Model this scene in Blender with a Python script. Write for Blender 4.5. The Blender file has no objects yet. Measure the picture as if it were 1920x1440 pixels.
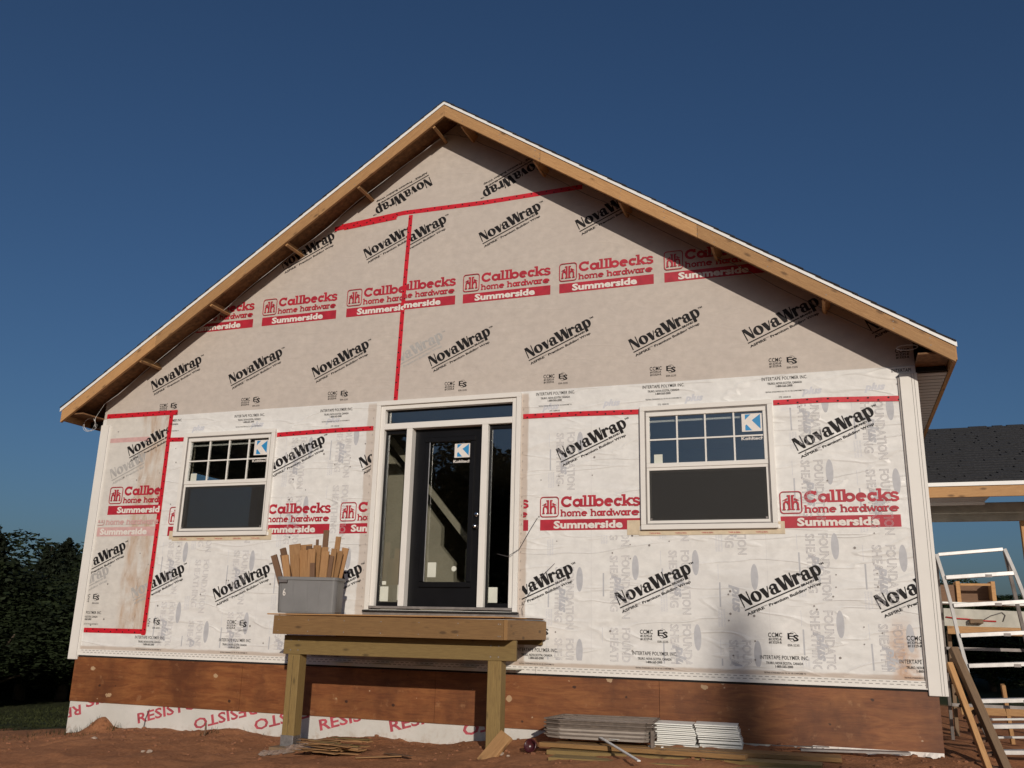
import bpy, bmesh, math, random
import numpy as np
from mathutils import Vector, Matrix, Quaternion
from mathutils.geometry import tessellate_polygon
R = math.radians
random.seed(7); rng = np.random.default_rng(7)
SC = bpy.context.scene
COL = SC.collection

# ------------------------------------------------------------------ camera, sky, sun, exposure
cam_d = bpy.data.cameras.new('camera'); cam = bpy.data.objects.new('camera', cam_d); COL.objects.link(cam)
cam_d.sensor_width = 36.0; cam_d.lens = 36.0*1684.92/1920.0
cam_d.clip_start = 0.05; cam_d.clip_end = 3000
_r = Vector((0.94248153, 0.33346696, 0.02298618)); _u = Vector((0.06660434, -0.25474311, 0.96471229)); _f = Vector((-0.32755524, 0.90769254, 0.26230102))
M = Matrix(((_r.x, _u.x, -_f.x), (_r.y, _u.y, -_f.y), (_r.z, _u.z, -_f.z))).to_4x4()
M.translation = (4.2267, -9.4250, 1.8460)
cam.matrix_world = M
SC.camera = cam
SUN = Vector((0.51, -1.0, 0.335)).normalized()
W = bpy.data.worlds.new('World'); SC.world = W; W.use_nodes = True
nt = W.node_tree; bg = nt.nodes['Background']
sky = nt.nodes.new('ShaderNodeTexSky'); sky.sky_type = 'NISHITA'; sky.sun_disc = False
sky.sun_elevation = math.asin(SUN.z); sky.sun_rotation = math.atan2(SUN.x, SUN.y)
sky.air_density = 1.0; sky.dust_density = 2.0; sky.ozone_density = 6.0; sky.altitude = 0
nt.links.new(sky.outputs[0], bg.inputs[0]); bg.inputs[1].default_value = 0.052
sd = bpy.data.lights.new('sun', 'SUN'); sd.energy = 3.25; sd.angle = R(0.53); sd.color = (1.0, 0.89, 0.76)
so = bpy.data.objects.new('sun', sd); COL.objects.link(so)
so.rotation_euler = SUN.to_track_quat('Z', 'Y').to_euler(); so.location = (20, -40, 20)
SC.view_settings.view_transform = 'Standard'; SC.view_settings.look = 'None'
SC.view_settings.exposure = 0.0; SC.view_settings.gamma = 1.0; SC.view_settings.use_curve_mapping = False
SC.render.engine = 'CYCLES'

# ------------------------------------------------------------------ mesh helpers
class MB:
    def __init__(s): s.v = []; s.f = []
    def add(s, vs, fs):
        n = len(s.v); s.v += [tuple(p) for p in vs]; s.f += [tuple(i+n for i in q) for q in fs]; return s
    def box(s, x0, x1, y0, y1, z0, z1):
        return s.add([(x0,y0,z0),(x1,y0,z0),(x1,y1,z0),(x0,y1,z0),(x0,y0,z1),(x1,y0,z1),(x1,y1,z1),(x0,y1,z1)],
                     [(0,3,2,1),(4,5,6,7),(0,1,5,4),(1,2,6,5),(2,3,7,6),(3,0,4,7)])
    def hexa(s, b, t):  # bottom and top quads, same order (counter-clockwise seen from above)
        return s.add(list(b)+list(t), [(0,3,2,1),(4,5,6,7),(0,1,5,4),(1,2,6,5),(2,3,7,6),(3,0,4,7)])
    def beam(s, p, q, w, h, up=(0,0,1)):
        p, q = Vector(p), Vector(q); d = (q-p).normalized(); up = Vector(up)
        a = d.cross(up).normalized(); b = a.cross(d).normalized()
        c = [(-w/2,-h/2),(w/2,-h/2),(w/2,h/2),(-w/2,h/2)]
        A = [p+a*i+b*j for i,j in c]; B = [q+a*i+b*j for i,j in c]
        return s.add(A+B, [(3,2,1,0),(4,5,6,7),(0,1,5,4),(1,2,6,5),(2,3,7,6),(3,0,4,7)])
    def tube(s, pts, r, n=6):
        pts = [Vector(p) for p in pts]; rings = []
        for i, p in enumerate(pts):
            d = (pts[min(i+1,len(pts)-1)]-pts[max(i-1,0)]).normalized()
            u = Vector((0,0,1)) if abs(d.z) < .9 else Vector((1,0,0))
            a = d.cross(u).normalized(); b = a.cross(d)
            rr = r[i] if isinstance(r, (list,tuple)) else r
            rings.append([p+(a*math.cos(t)+b*math.sin(t))*rr for t in [2*math.pi*k/n for k in range(n)]])
        vs = [v for g in rings for v in g]; fs = []
        for i in range(len(pts)-1):
            for k in range(n): fs.append((i*n+k, i*n+(k+1)%n, (i+1)*n+(k+1)%n, (i+1)*n+k))
        fs.append(tuple(range(n))[::-1]); fs.append(tuple((len(pts)-1)*n+k for k in range(n)))
        return s.add(vs, fs)
    def lathe(s, prof, n=20, c=(0,0,0)):
        vs = [(c[0]+r*math.cos(2*math.pi*k/n), c[1]+r*math.sin(2*math.pi*k/n), c[2]+z) for r,z in prof for k in range(n)]
        fs = [(i*n+k, i*n+(k+1)%n, (i+1)*n+(k+1)%n, (i+1)*n+k) for i in range(len(prof)-1) for k in range(n)]
        return s.add(vs, fs)
    def prism(s, poly, y0, y1):  # poly in x,z; front at y0, extruded to y1
        n = len(poly)
        ar = sum(poly[i][0]*poly[(i+1)%n][1]-poly[(i+1)%n][0]*poly[i][1] for i in range(n))
        if ar < 0: poly = poly[::-1]
        vs = [(x,y0,z) for x,z in poly]+[(x,y1,z) for x,z in poly]
        fs = [tuple(range(n)), tuple(range(2*n-1,n-1,-1))]+[(i,i+n,(i+1)%n+n,(i+1)%n) for i in range(n)]
        return s.add(vs, fs)
    def mesh(s, name, smooth=False):
        m = bpy.data.meshes.new(name); m.from_pydata(s.v, [], s.f); m.update()
        if smooth: m.polygons.foreach_set('use_smooth', [True]*len(m.polygons))
        return m
    def build(s, name, mt, parent=None, smooth=False, bevel=0, **kw):
        m = s.mesh(name, smooth)
        if bevel:
            bm = bmesh.new(); bm.from_mesh(m)
            bmesh.ops.bevel(bm, geom=list(bm.edges), offset=bevel, segments=1, affect='EDGES', profile=.5)
            bm.to_mesh(m); bm.free()
        return link(name, m, mt, parent, **kw)
def link(name, mesh, mt=None, parent=None, label=None, cat=None, group=None, kind=None):
    o = bpy.data.objects.new(name, mesh); COL.objects.link(o)
    if mt is not None and mesh is not None and not mesh.materials: mesh.materials.append(mt)
    if parent: o.parent = parent
    return tag(o, label, cat, group, kind)
def tag(o, label=None, cat=None, group=None, kind=None):
    if label: o['label'] = label
    if cat: o['category'] = cat
    if group: o['group'] = group
    if kind: o['kind'] = kind
    return o
def empty(name, loc, label, cat, group=None):
    o = link(name, None, label=label, cat=cat, group=group); o.location = loc; o.empty_display_size = .2; return o
def inv(o, root):  # keep a part's world coordinates under a root that only has a location
    o.location = Vector(o.location)-Vector(root.location); return o
def kids(o): return [c for c in list(bpy.data.objects) if c.parent == o]
def copy_tree(o, parent=None):
    c = o.copy(); COL.objects.link(c); c.parent = parent
    for ch in kids(o): copy_tree(ch, c)
    return c
def board(name, p, q, w, t, mt, parent=None, up=(0,0,1), bevel=.003, roll=0, **kw):
    """a board from p to q: w across, t thick along up; local x runs along the grain"""
    p, q = Vector(p), Vector(q); L = (q-p).length; d = (q-p)/L; up = Vector(up)
    a = up.cross(d).normalized(); b = d.cross(a).normalized()
    if roll: a, b = a*math.cos(roll)+b*math.sin(roll), b*math.cos(roll)-a*math.sin(roll)
    o = MB().box(-L/2, L/2, -w/2, w/2, -t/2, t/2).build(name, mt, parent, bevel=bevel, **kw)
    Mx = Matrix(((d.x,a.x,b.x),(d.y,a.y,b.y),(d.z,a.z,b.z))).to_4x4(); Mx.translation = (p+q)/2
    if parent: Mx.translation -= Vector(parent.location)
    o.matrix_local = Mx
    return o

# ------------------------------------------------------------------ materials
def nmat(name):
    m = bpy.data.materials.new(name); m.use_nodes = True
    n = m.node_tree; b = n.nodes['Principled BSDF']
    return m, n, b
class NG:
    def __init__(s, n): s.n = n
    def new(s, t, **kw):
        o = s.n.nodes.new(t)
        for k, v in kw.items():
            if k.startswith('_'): setattr(o, k[1:], v)
            else: o.inputs[k].default_value = v
        return o
    def ln(s, a, b): s.n.links.new(a, b)
    def coord(s, kind='Object'): return s.new('ShaderNodeTexCoord').outputs[kind]
    def geo(s): return s.new('ShaderNodeNewGeometry').outputs['Position']
    def mapping(s, v, scale=(1,1,1), loc=(0,0,0)):
        o = s.new('ShaderNodeMapping'); o.inputs['Scale'].default_value = scale; o.inputs['Location'].default_value = loc
        s.ln(v, o.inputs['Vector']); return o.outputs[0]
    def noise(s, v, scale=5, detail=4, rough=.55, dist=0):
        o = s.new('ShaderNodeTexNoise'); o.inputs['Scale'].default_value = scale; o.inputs['Detail'].default_value = detail
        o.inputs['Roughness'].default_value = rough; o.inputs['Distortion'].default_value = dist
        s.ln(v, o.inputs['Vector']); return o.outputs['Fac']
    def ramp(s, f, a, b, c0=(0,0,0,1), c1=(1,1,1,1)):
        o = s.new('ShaderNodeValToRGB'); o.color_ramp.elements[0].position = a; o.color_ramp.elements[1].position = b
        o.color_ramp.elements[0].color = c0; o.color_ramp.elements[1].color = c1
        s.ln(f, o.inputs[0]); return o.outputs[0]
    def mix(s, f, a, b, mode='MIX'):
        o = s.new('ShaderNodeMix', _data_type='RGBA', _blend_type=mode)
        for k, x in ((0,f),(6,a),(7,b)):
            if isinstance(x, (tuple,list)): o.inputs[k].default_value = tuple(x)+((1,) if len(x)==3 else ())
            elif isinstance(x, (int,float)): o.inputs[k].default_value = x
            else: s.ln(x, o.inputs[k])
        return o.outputs[2]
    def math(s, op, a, b=None, clamp=False):
        o = s.new('ShaderNodeMath', _operation=op, _use_clamp=clamp)
        for k, x in ((0,a),(1,b)):
            if x is None: continue
            if isinstance(x, (int,float)): o.inputs[k].default_value = x
            else: s.ln(x, o.inputs[k])
        return o.outputs[0]
    def sep(s, v):
        o = s.new('ShaderNodeSeparateXYZ'); s.ln(v, o.inputs[0]); return o.outputs
    def step(s, x, a, b):   # 0 below a, 1 above b
        o = s.new('ShaderNodeMapRange', _interpolation_type='SMOOTHSTEP'); o.inputs[1].default_value = a; o.inputs[2].default_value = b
        s.ln(x, o.inputs[0]); return o.outputs[0]
    def bump(s, h, strength=.3, dist=.01, nrm=None):
        o = s.new('ShaderNodeBump'); o.inputs['Strength'].default_value = strength; o.inputs['Distance'].default_value = dist
        s.ln(h, o.inputs['Height'])
        if nrm is not None: s.ln(nrm, o.inputs['Normal'])
        return o.outputs[0]
def c3(*a): return tuple(a)+(1,)
def plain(name, col, rough=.6, var=.15, scale=6, stretch=(1,1,1), bump=0, bscale=60, metal=0, spec=.5, obj=True, coat=0):
    m, n, b = nmat(name); g = NG(n); v = g.coord() if obj else g.geo()
    oi = g.new('ShaderNodeObjectInfo')
    vv = g.new('ShaderNodeVectorMath', _operation='ADD'); g.ln(v, vv.inputs[0])
    k = g.new('ShaderNodeVectorMath', _operation='SCALE'); k.inputs[0].default_value = (17,31,23); g.ln(oi.outputs['Random'], k.inputs['Scale']); g.ln(k.outputs[0], vv.inputs[1])
    mp = g.mapping(vv.outputs[0], stretch)
    f = g.noise(mp, scale, 5)
    a = [max(0,x*(1-var)) for x in col]; c = [min(1,x*(1+var)) for x in col]
    g.ln(g.ramp(f, .3, .7, c3(*a), c3(*c)), b.inputs['Base Color'])
    b.inputs['Roughness'].default_value = rough; b.inputs['Metallic'].default_value = metal; b.inputs['Specular IOR Level'].default_value = spec
    b.inputs['Coat Weight'].default_value = coat
    if bump: g.ln(g.bump(g.noise(mp, bscale, 3), bump, .004), b.inputs['Normal'])
    return m
def wood(name, base, dark, rough=.75, grain=1.0, knots=True, red=0):
    m, n, b = nmat(name); g = NG(n); v = g.coord()
    oi = g.new('ShaderNodeObjectInfo')
    k = g.new('ShaderNodeVectorMath', _operation='SCALE'); k.inputs[0].default_value = (7,13,5); g.ln(oi.outputs['Random'], k.inputs['Scale'])
    vv = g.new('ShaderNodeVectorMath', _operation='ADD'); g.ln(v, vv.inputs[0]); g.ln(k.outputs[0], vv.inputs[1])
    fine = g.noise(g.mapping(vv.outputs[0], (2.2,40,40)), 4*grain, 6, .65, .4)
    big = g.noise(g.mapping(vv.outputs[0], (.8,5,5)), 1.6, 3)
    col = g.mix(g.ramp(fine, .35, .72), dark, base)
    col = g.mix(g.math('MULTIPLY', g.ramp(big, .35, .7), .45), col, tuple(x*.72 for x in base))
    tint = g.math('MULTIPLY_ADD', oi.outputs['Random'], .35); tint.node.inputs[2].default_value = .8
    vm = g.new('ShaderNodeVectorMath', _operation='SCALE'); g.ln(col, vm.inputs[0]); g.ln(tint, vm.inputs['Scale']); col = vm.outputs[0]
    if knots:
        vo = g.new('ShaderNodeTexVoronoi', _feature='F1'); vo.inputs['Scale'].default_value = 1.0; vo.inputs['Randomness'].default_value = 1
        g.ln(g.mapping(vv.outputs[0], (4.2,11,11)), vo.inputs['Vector'])
        kn = g.ramp(vo.outputs['Distance'], .09, .22, (1,1,1,1), (0,0,0,1))
        col = g.mix(g.math('MULTIPLY', kn, .75), col, tuple(x*.3 for x in dark))
    g.ln(col, b.inputs['Base Color']); b.inputs['Roughness'].default_value = rough
    g.ln(g.bump(fine, .35, .003), b.inputs['Normal'])
    return m

MT = {}
MT['spruce'] = wood('spruce_lumber', (.50,.29,.125), (.32,.165,.065))
MT['spruce_dark'] = wood('weathered_lumber', (.23,.15,.085), (.13,.08,.045))
MT['treated'] = wood('treated_lumber', (.27,.185,.065), (.165,.105,.035))
MT['treated_brown'] = wood('treated_brown_lumber', (.29,.165,.06), (.18,.095,.035))
MT['cedar'] = wood('cedar_offcut', (.42,.24,.105), (.27,.135,.055), knots=False)
MT['cedar_dark'] = wood('dark_cedar', (.20,.11,.06), (.11,.06,.035), knots=False)
MT['vinyl'] = plain('white_vinyl', (.67,.65,.615), .42, .03, 3, spec=.5)
MT['alu_white'] = plain('white_aluminium', (.72,.72,.71), .4, .03, 4)
MT['alu'] = plain('aluminium', (.62,.61,.60), .38, .12, 12, metal=.75)
MT['alu_rail'] = plain('grey_aluminium', (.34,.33,.32), .45, .15, 12, metal=.4)
MT['alu_dark'] = plain('dull_aluminium', (.22,.20,.19), .5, .2, 12, metal=.3)
MT['red_tape'] = plain('red_tape', (.50,.010,.022), .45, .16, 20, bump=.2, bscale=40, obj=False)
MT['black_ink'] = plain('black_ink', (.009,.008,.009), .65, .3, 30, spec=.25, obj=False)
MT['grey_ink'] = plain('faded_ink', (.36,.35,.34), .6, .12, 30, obj=False)
MT['red_ink'] = plain('red_ink', (.37,.016,.032), .5, .18, 9, obj=False)
MT['pink_ink'] = plain('faded_red_ink', (.53,.33,.32), .6, .1, 20, obj=False)
MT['blue_ink'] = plain('pale_blue_ink', (.42,.425,.45), .6, .10, 14, obj=False)
MT['blue_ink2'] = plain('paler_blue_ink', (.52,.53,.57), .6, .08, 14, obj=False)
MT['line_ink'] = plain('outline_ink', (.46,.45,.47), .6, .1, 30, obj=False)
MT['white_ink'] = plain('white_ink', (.66,.62,.58), .5, .05, 30, obj=False)
MT['resisto_ink'] = plain('pinkish_red_ink', (.38,.065,.085), .6, .3, 14, obj=False)
MT['black_paint'] = plain('black_door_paint', (.005,.005,.006), .4, .2, 6, spec=.25)
MT['screen'] = plain('insect_screen', (.045,.042,.040), .75, .08, 300)
MT['drywall'] = plain('beige_drywall', (.52,.48,.40), .9, .1, 3)
MT['ceiling'] = plain('white_ceiling_board', (.66,.66,.63), .9, .04, 3)
MT['subfloor'] = plain('bare_subfloor', (.55,.46,.34), .8, .2, 6)
MT['dark_room'] = plain('bare_interior', (.10,.09,.08), .9, .2, 3)
MT['grey_tub'] = plain('grey_plastic', (.155,.155,.158), .42, .1, 5, spec=.4)
MT['dark'] = plain('dark_void', (.012,.011,.011), .9)
MT['shingle'] = plain('asphalt_shingle', (.022,.023,.027), .95, .5, 55, bump=.6, bscale=200)
MT['osb'] = plain('osb_sheathing', (.17,.085,.036), .85, .45, 22, bump=.3, obj=False)
MT['blue'] = plain('blue_sticker', (.03,.23,.48), .4, .05)
MT['cream'] = plain('cream_label', (.55,.56,.49), .5, .06)
MT['cream_board'] = plain('dusty_white_board', (.40,.39,.34), .7, .2, 6)
MT['sill_tape'] = plain('tan_sill_tape', (.55,.46,.33), .5, .12, 14, obj=False, bump=.3, bscale=30)
MT['brass'] = plain('chrome', (.6,.6,.6), .22, .05, metal=1)
MT['cable'] = plain('white_cable', (.62,.62,.62), .5, .05)
MT['wire_dark'] = plain('dark_wire', (.09,.08,.08), .6)
MT['soffit'] = plain('white_soffit', (.5,.5,.5), .5, .05)
MT['maroon'] = plain('maroon_plastic', (.045,.008,.011), .3)
MT['grille'] = plain('weathered_tray', (.15,.12,.10), .6, .25, 18)
MT['tray_pan'] = plain('pale_tray_panel', (.42,.37,.33), .5, .12, 8)
MT['white_siding'] = plain('white_siding_offcut', (.74,.75,.72), .38, .05, 7)
MT['foil'] = plain('galvanised_metal', (.45,.46,.47), .35, .25, 30, metal=.8)
MT['poly'] = plain('crumpled_clear_plastic', (.24,.17,.13), .12, .3, 20, bump=1.0, bscale=25, spec=1.0)
MT['trunk'] = plain('bark', (.07,.05,.035), .9, .3, 9)
MT['red'] = plain('red_cord', (.4,.02,.02), .5)

def wrap_mat(name, base, zcut, patch=False):
    """building wrap: translucent film over pale foam or brown board, creased"""
    m, n, b = nmat(name); g = NG(n); v = g.geo(); x, y, z = g.sep(v)
    mott = g.noise(g.mapping(v, (1,1,1.3)), 9, 6, .62)
    cloud = g.noise(g.mapping(v, (1,1,1)), 1.6, 3)
    wob = g.noise(v, 5.0, 4)
    col = g.mix(g.ramp(mott, .32, .72), tuple(c*.885 for c in base), tuple(min(1,c*1.06) for c in base))
    col = g.mix(g.math('MULTIPLY', g.ramp(cloud, .4, .75), .5), col, tuple(c*.88 for c in base[:2])+(base[2]*.90,))
    tan = (.42,.335,.27)
    def band(coordv, a, bb, soft, amt, c=tan, wobble=.05):
        nonlocal col
        cc = g.math('ADD', coordv, g.math('MULTIPLY', g.math('SUBTRACT', wob, .5), wobble*2))
        f = g.math('MULTIPLY', g.step(cc, a-soft, a+soft), g.math('SUBTRACT', 1.0, g.step(cc, bb-soft, bb+soft)))
        return f
    if name == 'wrap_over_foam':
        f = g.math('SUBTRACT', 1.0, g.step(g.math('ADD', z, g.math('MULTIPLY', wob, .03)), 1.510, 1.535))
        col = g.mix(g.math('MULTIPLY', f, .75), col, tan)
        zz = g.math('SUBTRACT', 1.0, g.step(z, 4.42, 4.46))
        for a, bb, am in ((-1.02,-.86,.6), (.93,1.04,.75)):
            f = band(x, a, bb, .012, .7, wobble=.02)
            col = g.mix(g.math('MULTIPLY', g.math('MULTIPLY', f, am), zz), col, tan)
        st = band(x, 4.64, 4.86, .05, 1, wobble=.12); zl = g.math('SUBTRACT', 1.0, g.step(z, 1.7, 2.15))
        col = g.mix(g.math('MULTIPLY', g.math('MULTIPLY', st, zl), g.ramp(mott, .25, .6)), col, (.46,.31,.22))
    if patch:
        f = band(x, -4.40, -3.9, .05, 1, wobble=.05)
        streak = g.noise(g.mapping(v, (3.2,1,1.0)), 2.2, 6, .62, .5)
        col = g.mix(g.math('MULTIPLY', f, g.ramp(streak, .38, .66)), col, (.44,.32,.23))
        col = g.mix(g.math('MULTIPLY', g.ramp(g.noise(g.mapping(v,(2.5,1,1)), 4, 6, .7, .6), .56, .78), f), col, (.30,.19,.12))
    g.ln(col, b.inputs['Base Color'])
    b.inputs['Roughness'].default_value = .40 if patch or name == 'wrap_over_foam' else .62
    b.inputs['Specular IOR Level'].default_value = .45
    # creases: long, nearly level folds and a fine crumple
    fold = g.noise(g.mapping(v, (.5,1,1.5)), 1.7, 2, .45, .5)
    fold2 = g.noise(g.mapping(v, (2.0,1,2.6)), 3.0, 4, .6, .8)
    fine = g.noise(v, 60, 3)
    n1 = g.bump(fold, .9 if name == 'wrap_over_foam' else .30, .05)
    crease = g.ramp(g.math('ABSOLUTE', g.math('SUBTRACT', g.noise(g.mapping(v, (.35,1,1.6)), 2.3, 2, .5, .6), .5)), .0, .03, (1,1,1,1), (0,0,0,1))
    n1 = g.bump(crease, .7 if name == 'wrap_over_foam' else .15, .006, n1)
    n2 = g.bump(fold2, .30, .010, n1)
    g.ln(g.bump(fine, .12, .002, n2), b.inputs['Normal'])
    return m
MT['wrap_osb'] = wrap_mat('wrap_over_board', (.49,.435,.39), 0)
MT['wrap_foam'] = wrap_mat('wrap_over_foam', (.695,.688,.668), 0)
MT['wrap_patch'] = wrap_mat('wrap_patch', (.60,.575,.535), 0, True)

def ply_mat():
    m, n, b = nmat('stained_plywood'); g = NG(n); v = g.geo()
    gr = g.noise(g.mapping(v, (1.0,1,11)), 3.0, 7, .7, 1.6)
    cath = g.noise(g.mapping(v, (.7,1,3.2)), 2.2, 4, .6, 2.2)
    bl = g.noise(g.mapping(v, (1.1,1,.8)), 1.5, 5, .6)
    col = g.mix(g.ramp(gr, .30, .72), (.115,.036,.011), (.235,.082,.026))
    col = g.mix(g.math('MULTIPLY', g.ramp(cath, .42, .62), .55), col, (.28,.112,.036))
    col = g.mix(g.math('MULTIPLY', g.ramp(bl, .44, .66), .75), col, (.070,.021,.008))
    w = g.noise(g.mapping(v, (1,1,1.2)), 7, 5, .7)
    col = g.mix(g.math('MULTIPLY', g.ramp(w, .60, .74), .5), col, (.36,.19,.09))
    def spots(sc, off, r0, r1, c, amt):
        nonlocal col
        vo = g.new('ShaderNodeTexVoronoi', _feature='F1'); vo.inputs['Scale'].default_value = 1; g.ln(g.mapping(v, sc, off), vo.inputs['Vector'])
        d = g.math('ADD', vo.outputs['Distance'], g.math('MULTIPLY', g.noise(v, 16, 4), .22))
        col = g.mix(g.math('MULTIPLY', g.ramp(d, r0, r1, (1,1,1,1), (0,0,0,1)), amt), col, c)
    spots((4.2,1,5.0), (.3,0,.1), .16, .19, (.030,.011,.006), .9)
    spots((2.3,1,3.1), (.13,0,.42), .185, .20, (.42,.29,.17), .85)
    spots((5.5,1,6.5), (.7,0,.25), .150, .16, (.42,.30,.20), .8)
    g.ln(col, b.inputs['Base Color']); b.inputs['Roughness'].default_value = .55
    g.ln(g.bump(gr, .3, .003), b.inputs['Normal'])
    return m
MT['ply'] = ply_mat()
def membrane_mat():
    m, n, b = nmat('white_membrane'); g = NG(n); v = g.geo(); x, y, z = g.sep(v)
    a = g.noise(v, 2.2, 4); d = g.noise(v, 11, 5, .7)
    col = g.mix(g.ramp(a, .35, .7), (.50,.49,.46), (.58,.565,.54))
    low = g.math('SUBTRACT', 1.0, g.step(g.math('SUBTRACT', z, g.math('MULTIPLY', x, .035)), .60, .84))
    col = g.mix(g.math('MULTIPLY', g.math('MULTIPLY', g.ramp(d, .50, .72), low), .8), col, (.30,.20,.13))
    g.ln(col, b.inputs['Base Color']); b.inputs['Roughness'].default_value = .55
    g.ln(g.bump(g.noise(v, 7, 4), .5, .01), b.inputs['Normal']); return m
MT['membrane'] = membrane_mat()
def glass_mat(name, tint=(.84,.85,.83), fac=.145):
    m = bpy.data.materials.new(name); m.use_nodes = True; n = m.node_tree; g = NG(n); n.nodes.remove(n.nodes['Principled BSDF'])
    out = n.nodes['Material Output']
    tr = g.new('ShaderNodeBsdfTransparent'); tr.inputs[0].default_value = tint+(1,)
    gl = g.new('ShaderNodeBsdfGlossy'); gl.inputs['Roughness'].default_value = .01; gl.inputs[0].default_value = (1,1,1,1)
    lw = g.new('ShaderNodeFresnel'); lw.inputs[0].default_value = 1.52
    f = g.math('MULTIPLY_ADD', lw.outputs[0], 1.3); f.node.inputs[2].default_value = fac-.045*1.3; f.node.use_clamp = True
    g.ln(g.bump(g.noise(g.geo(), 3.0, 1), .03, .01), gl.inputs['Normal'])
    mx = g.new('ShaderNodeMixShader'); g.ln(f, mx.inputs[0]); g.ln(tr.outputs[0], mx.inputs[1]); g.ln(gl.outputs[0], mx.inputs[2]); g.ln(mx.outputs[0], out.inputs[0])
    return m
MT['glass'] = glass_mat('window_glass')
def ground_mat():
    m, n, b = nmat('red_soil_and_lawn'); g = NG(n); v = g.geo(); x, y, z = g.sep(v)
    a = g.noise(v, 1.1, 5, .6); f = g.noise(v, 26, 6, .7); h = g.noise(v, 6, 5, .65)
    soil = g.mix(g.ramp(f, .3, .75), (.22,.090,.040), (.43,.195,.095))
    soil = g.mix(g.math('MULTIPLY', g.ramp(a, .4, .7), .6), soil, (.45,.21,.10))
    soil = g.mix(g.math('MULTIPLY', g.ramp(h, .58, .72), .55), soil, (.17,.070,.034))
    gr = g.mix(g.ramp(g.noise(v, 14, 6, .7), .3, .7), (.020,.028,.009), (.048,.056,.019))
    gr = g.mix(g.math('MULTIPLY', g.ramp(g.noise(v, .5, 4), .45, .65), .5), gr, (.062,.060,.024))
    # lawn starts left of x=-6.5 behind the corner and behind the carport
    wob = g.math('MULTIPLY', g.math('SUBTRACT', a, .5), 1.0)
    xx = g.math('ADD', x, wob); yy = g.math('ADD', y, wob)
    l1 = g.math('MULTIPLY', g.math('SUBTRACT', 1.0, g.step(xx, -5.9, -5.5)), g.step(yy, .7, 1.2))
    l2 = g.step(yy, 8.0, 9.0)
    l3 = g.math('SUBTRACT', 1.0, g.step(yy, -26, -22)); l4 = g.math('SUBTRACT', 1.0, g.step(xx, -13, -11)); l5 = g.step(xx, 14, 16)
    L = g.math('MAXIMUM', g.math('MAXIMUM', l1, l2), g.math('MAXIMUM', g.math('MAXIMUM', l3, l4), l5))
    g.ln(g.mix(L, soil, gr), b.inputs['Base Color']); b.inputs['Roughness'].default_value = .95; b.inputs['Specular IOR Level'].default_value = .2
    hh = g.math('ADD', g.noise(v, 30, 6, .75), g.math('MULTIPLY', g.noise(v, 110, 3), .5))
    g.ln(g.bump(hh, .8, .02), b.inputs['Normal']); return m
MT['ground'] = ground_mat()
def leaf_mat(name, c, var=.5):
    m, n, b = nmat(name); g = NG(n); v = g.geo()
    f = g.noise(v, 1.3, 3); f2 = g.noise(v, 12, 2)
    col = g.mix(g.ramp(f, .35, .65), tuple(x*(1-var) for x in c), tuple(x*(1+var) for x in c))
    col = g.mix(g.math('MULTIPLY', f2, .35), col, tuple(x*.5 for x in c))
    g.ln(col, b.inputs['Base Color']); b.inputs['Roughness'].default_value = .75; b.inputs['Specular IOR Level'].default_value = .15
    return m
MT['leaf_spruce'] = leaf_mat('spruce_needles', (.011,.016,.008))
MT['leaf_green'] = leaf_mat('broad_leaves', (.014,.021,.008))
MT['leaf_hill'] = leaf_mat('hedge_leaves', (.020,.034,.011))
MT['grass'] = leaf_mat('grass_blades', (.032,.038,.013))

# ------------------------------------------------------------------ ground
WX = [-400,-60,-20,-12,-8,-6,-5,-4.6,-3.6,-2.2,-1.5,-.5,.5,1.2,2,3,4,5,6,8,12,20,60,400]
WZ = [-.5,-.3,-.05,.05,.24,.36,.46,.50,.60,.63,.60,.67,.70,.755,.81,.82,.82,.82,.74,.66,.6,.5,.4,0]
def hsh(ix, iy): 
    s = np.sin(ix*127.1+iy*311.7)*43758.5453; return s-np.floor(s)
def vnoise(x, y):
    ix, iy = np.floor(x), np.floor(y); fx, fy = x-ix, y-iy; fx = fx*fx*(3-2*fx); fy = fy*fy*(3-2*fy)
    return (hsh(ix,iy)*(1-fx)+hsh(ix+1,iy)*fx)*(1-fy)+(hsh(ix,iy+1)*(1-fx)+hsh(ix+1,iy+1)*fx)*fy
def gz(x, y):
    x = np.asarray(x, float); y = np.asarray(y, float)
    wz = np.interp(x, WX, WZ)
    f = np.interp(-y, [0,1,2,4.5,8,400], [0,.035,.10,.75,1,1])      # towards the camera the mound falls to the yard
    z = wz*(1-f)+f*.24
    hill = np.interp(y, [0,6,14,26,45,80,400], [0,-.05,.0,.7,2.0,3.0,3.5])*np.clip((x-2)/6,0,1)
    left = np.interp(y, [0,3,12,26,60,400], [0,-.05,-.08,-.05,.3,0])*np.clip((2-x)/6,0,1)
    z = z+hill+left
    near = np.exp(-((x/9)**4))*np.exp(-((y/4)**4))
    z = z+near*((vnoise(x*1.3,y*1.3)-.5)*.07+(vnoise(x*4.1+9,y*4.1)-.5)*.045+(vnoise(x*11,y*11+5)-.5)*.024+(vnoise(x*27,y*27)-.5)*.010)
    # clod against the wall at the left and a low heap
    z = z+.16*np.exp(-(((x+4.42)/.15)**2+((y+.02)/.16)**2))+.05*np.exp(-(((x+2.7)/.5)**2+((y+.1)/.25)**2))+.07*np.exp(-(((x-1.42)/.16)**2+((y+.05)/.2)**2))
    return z
def gp(x, y): return float(gz(x, y))
def axis(lo, hi, step, far, n=26, p=2.6):
    c = list(np.arange(lo, hi+1e-6, step)); t = (np.arange(1, n+1)/n)**p
    return np.array(sorted([lo-(far+lo)*k if False else lo-far*k for k in t]+c+[hi+far*k for k in t]))
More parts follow.
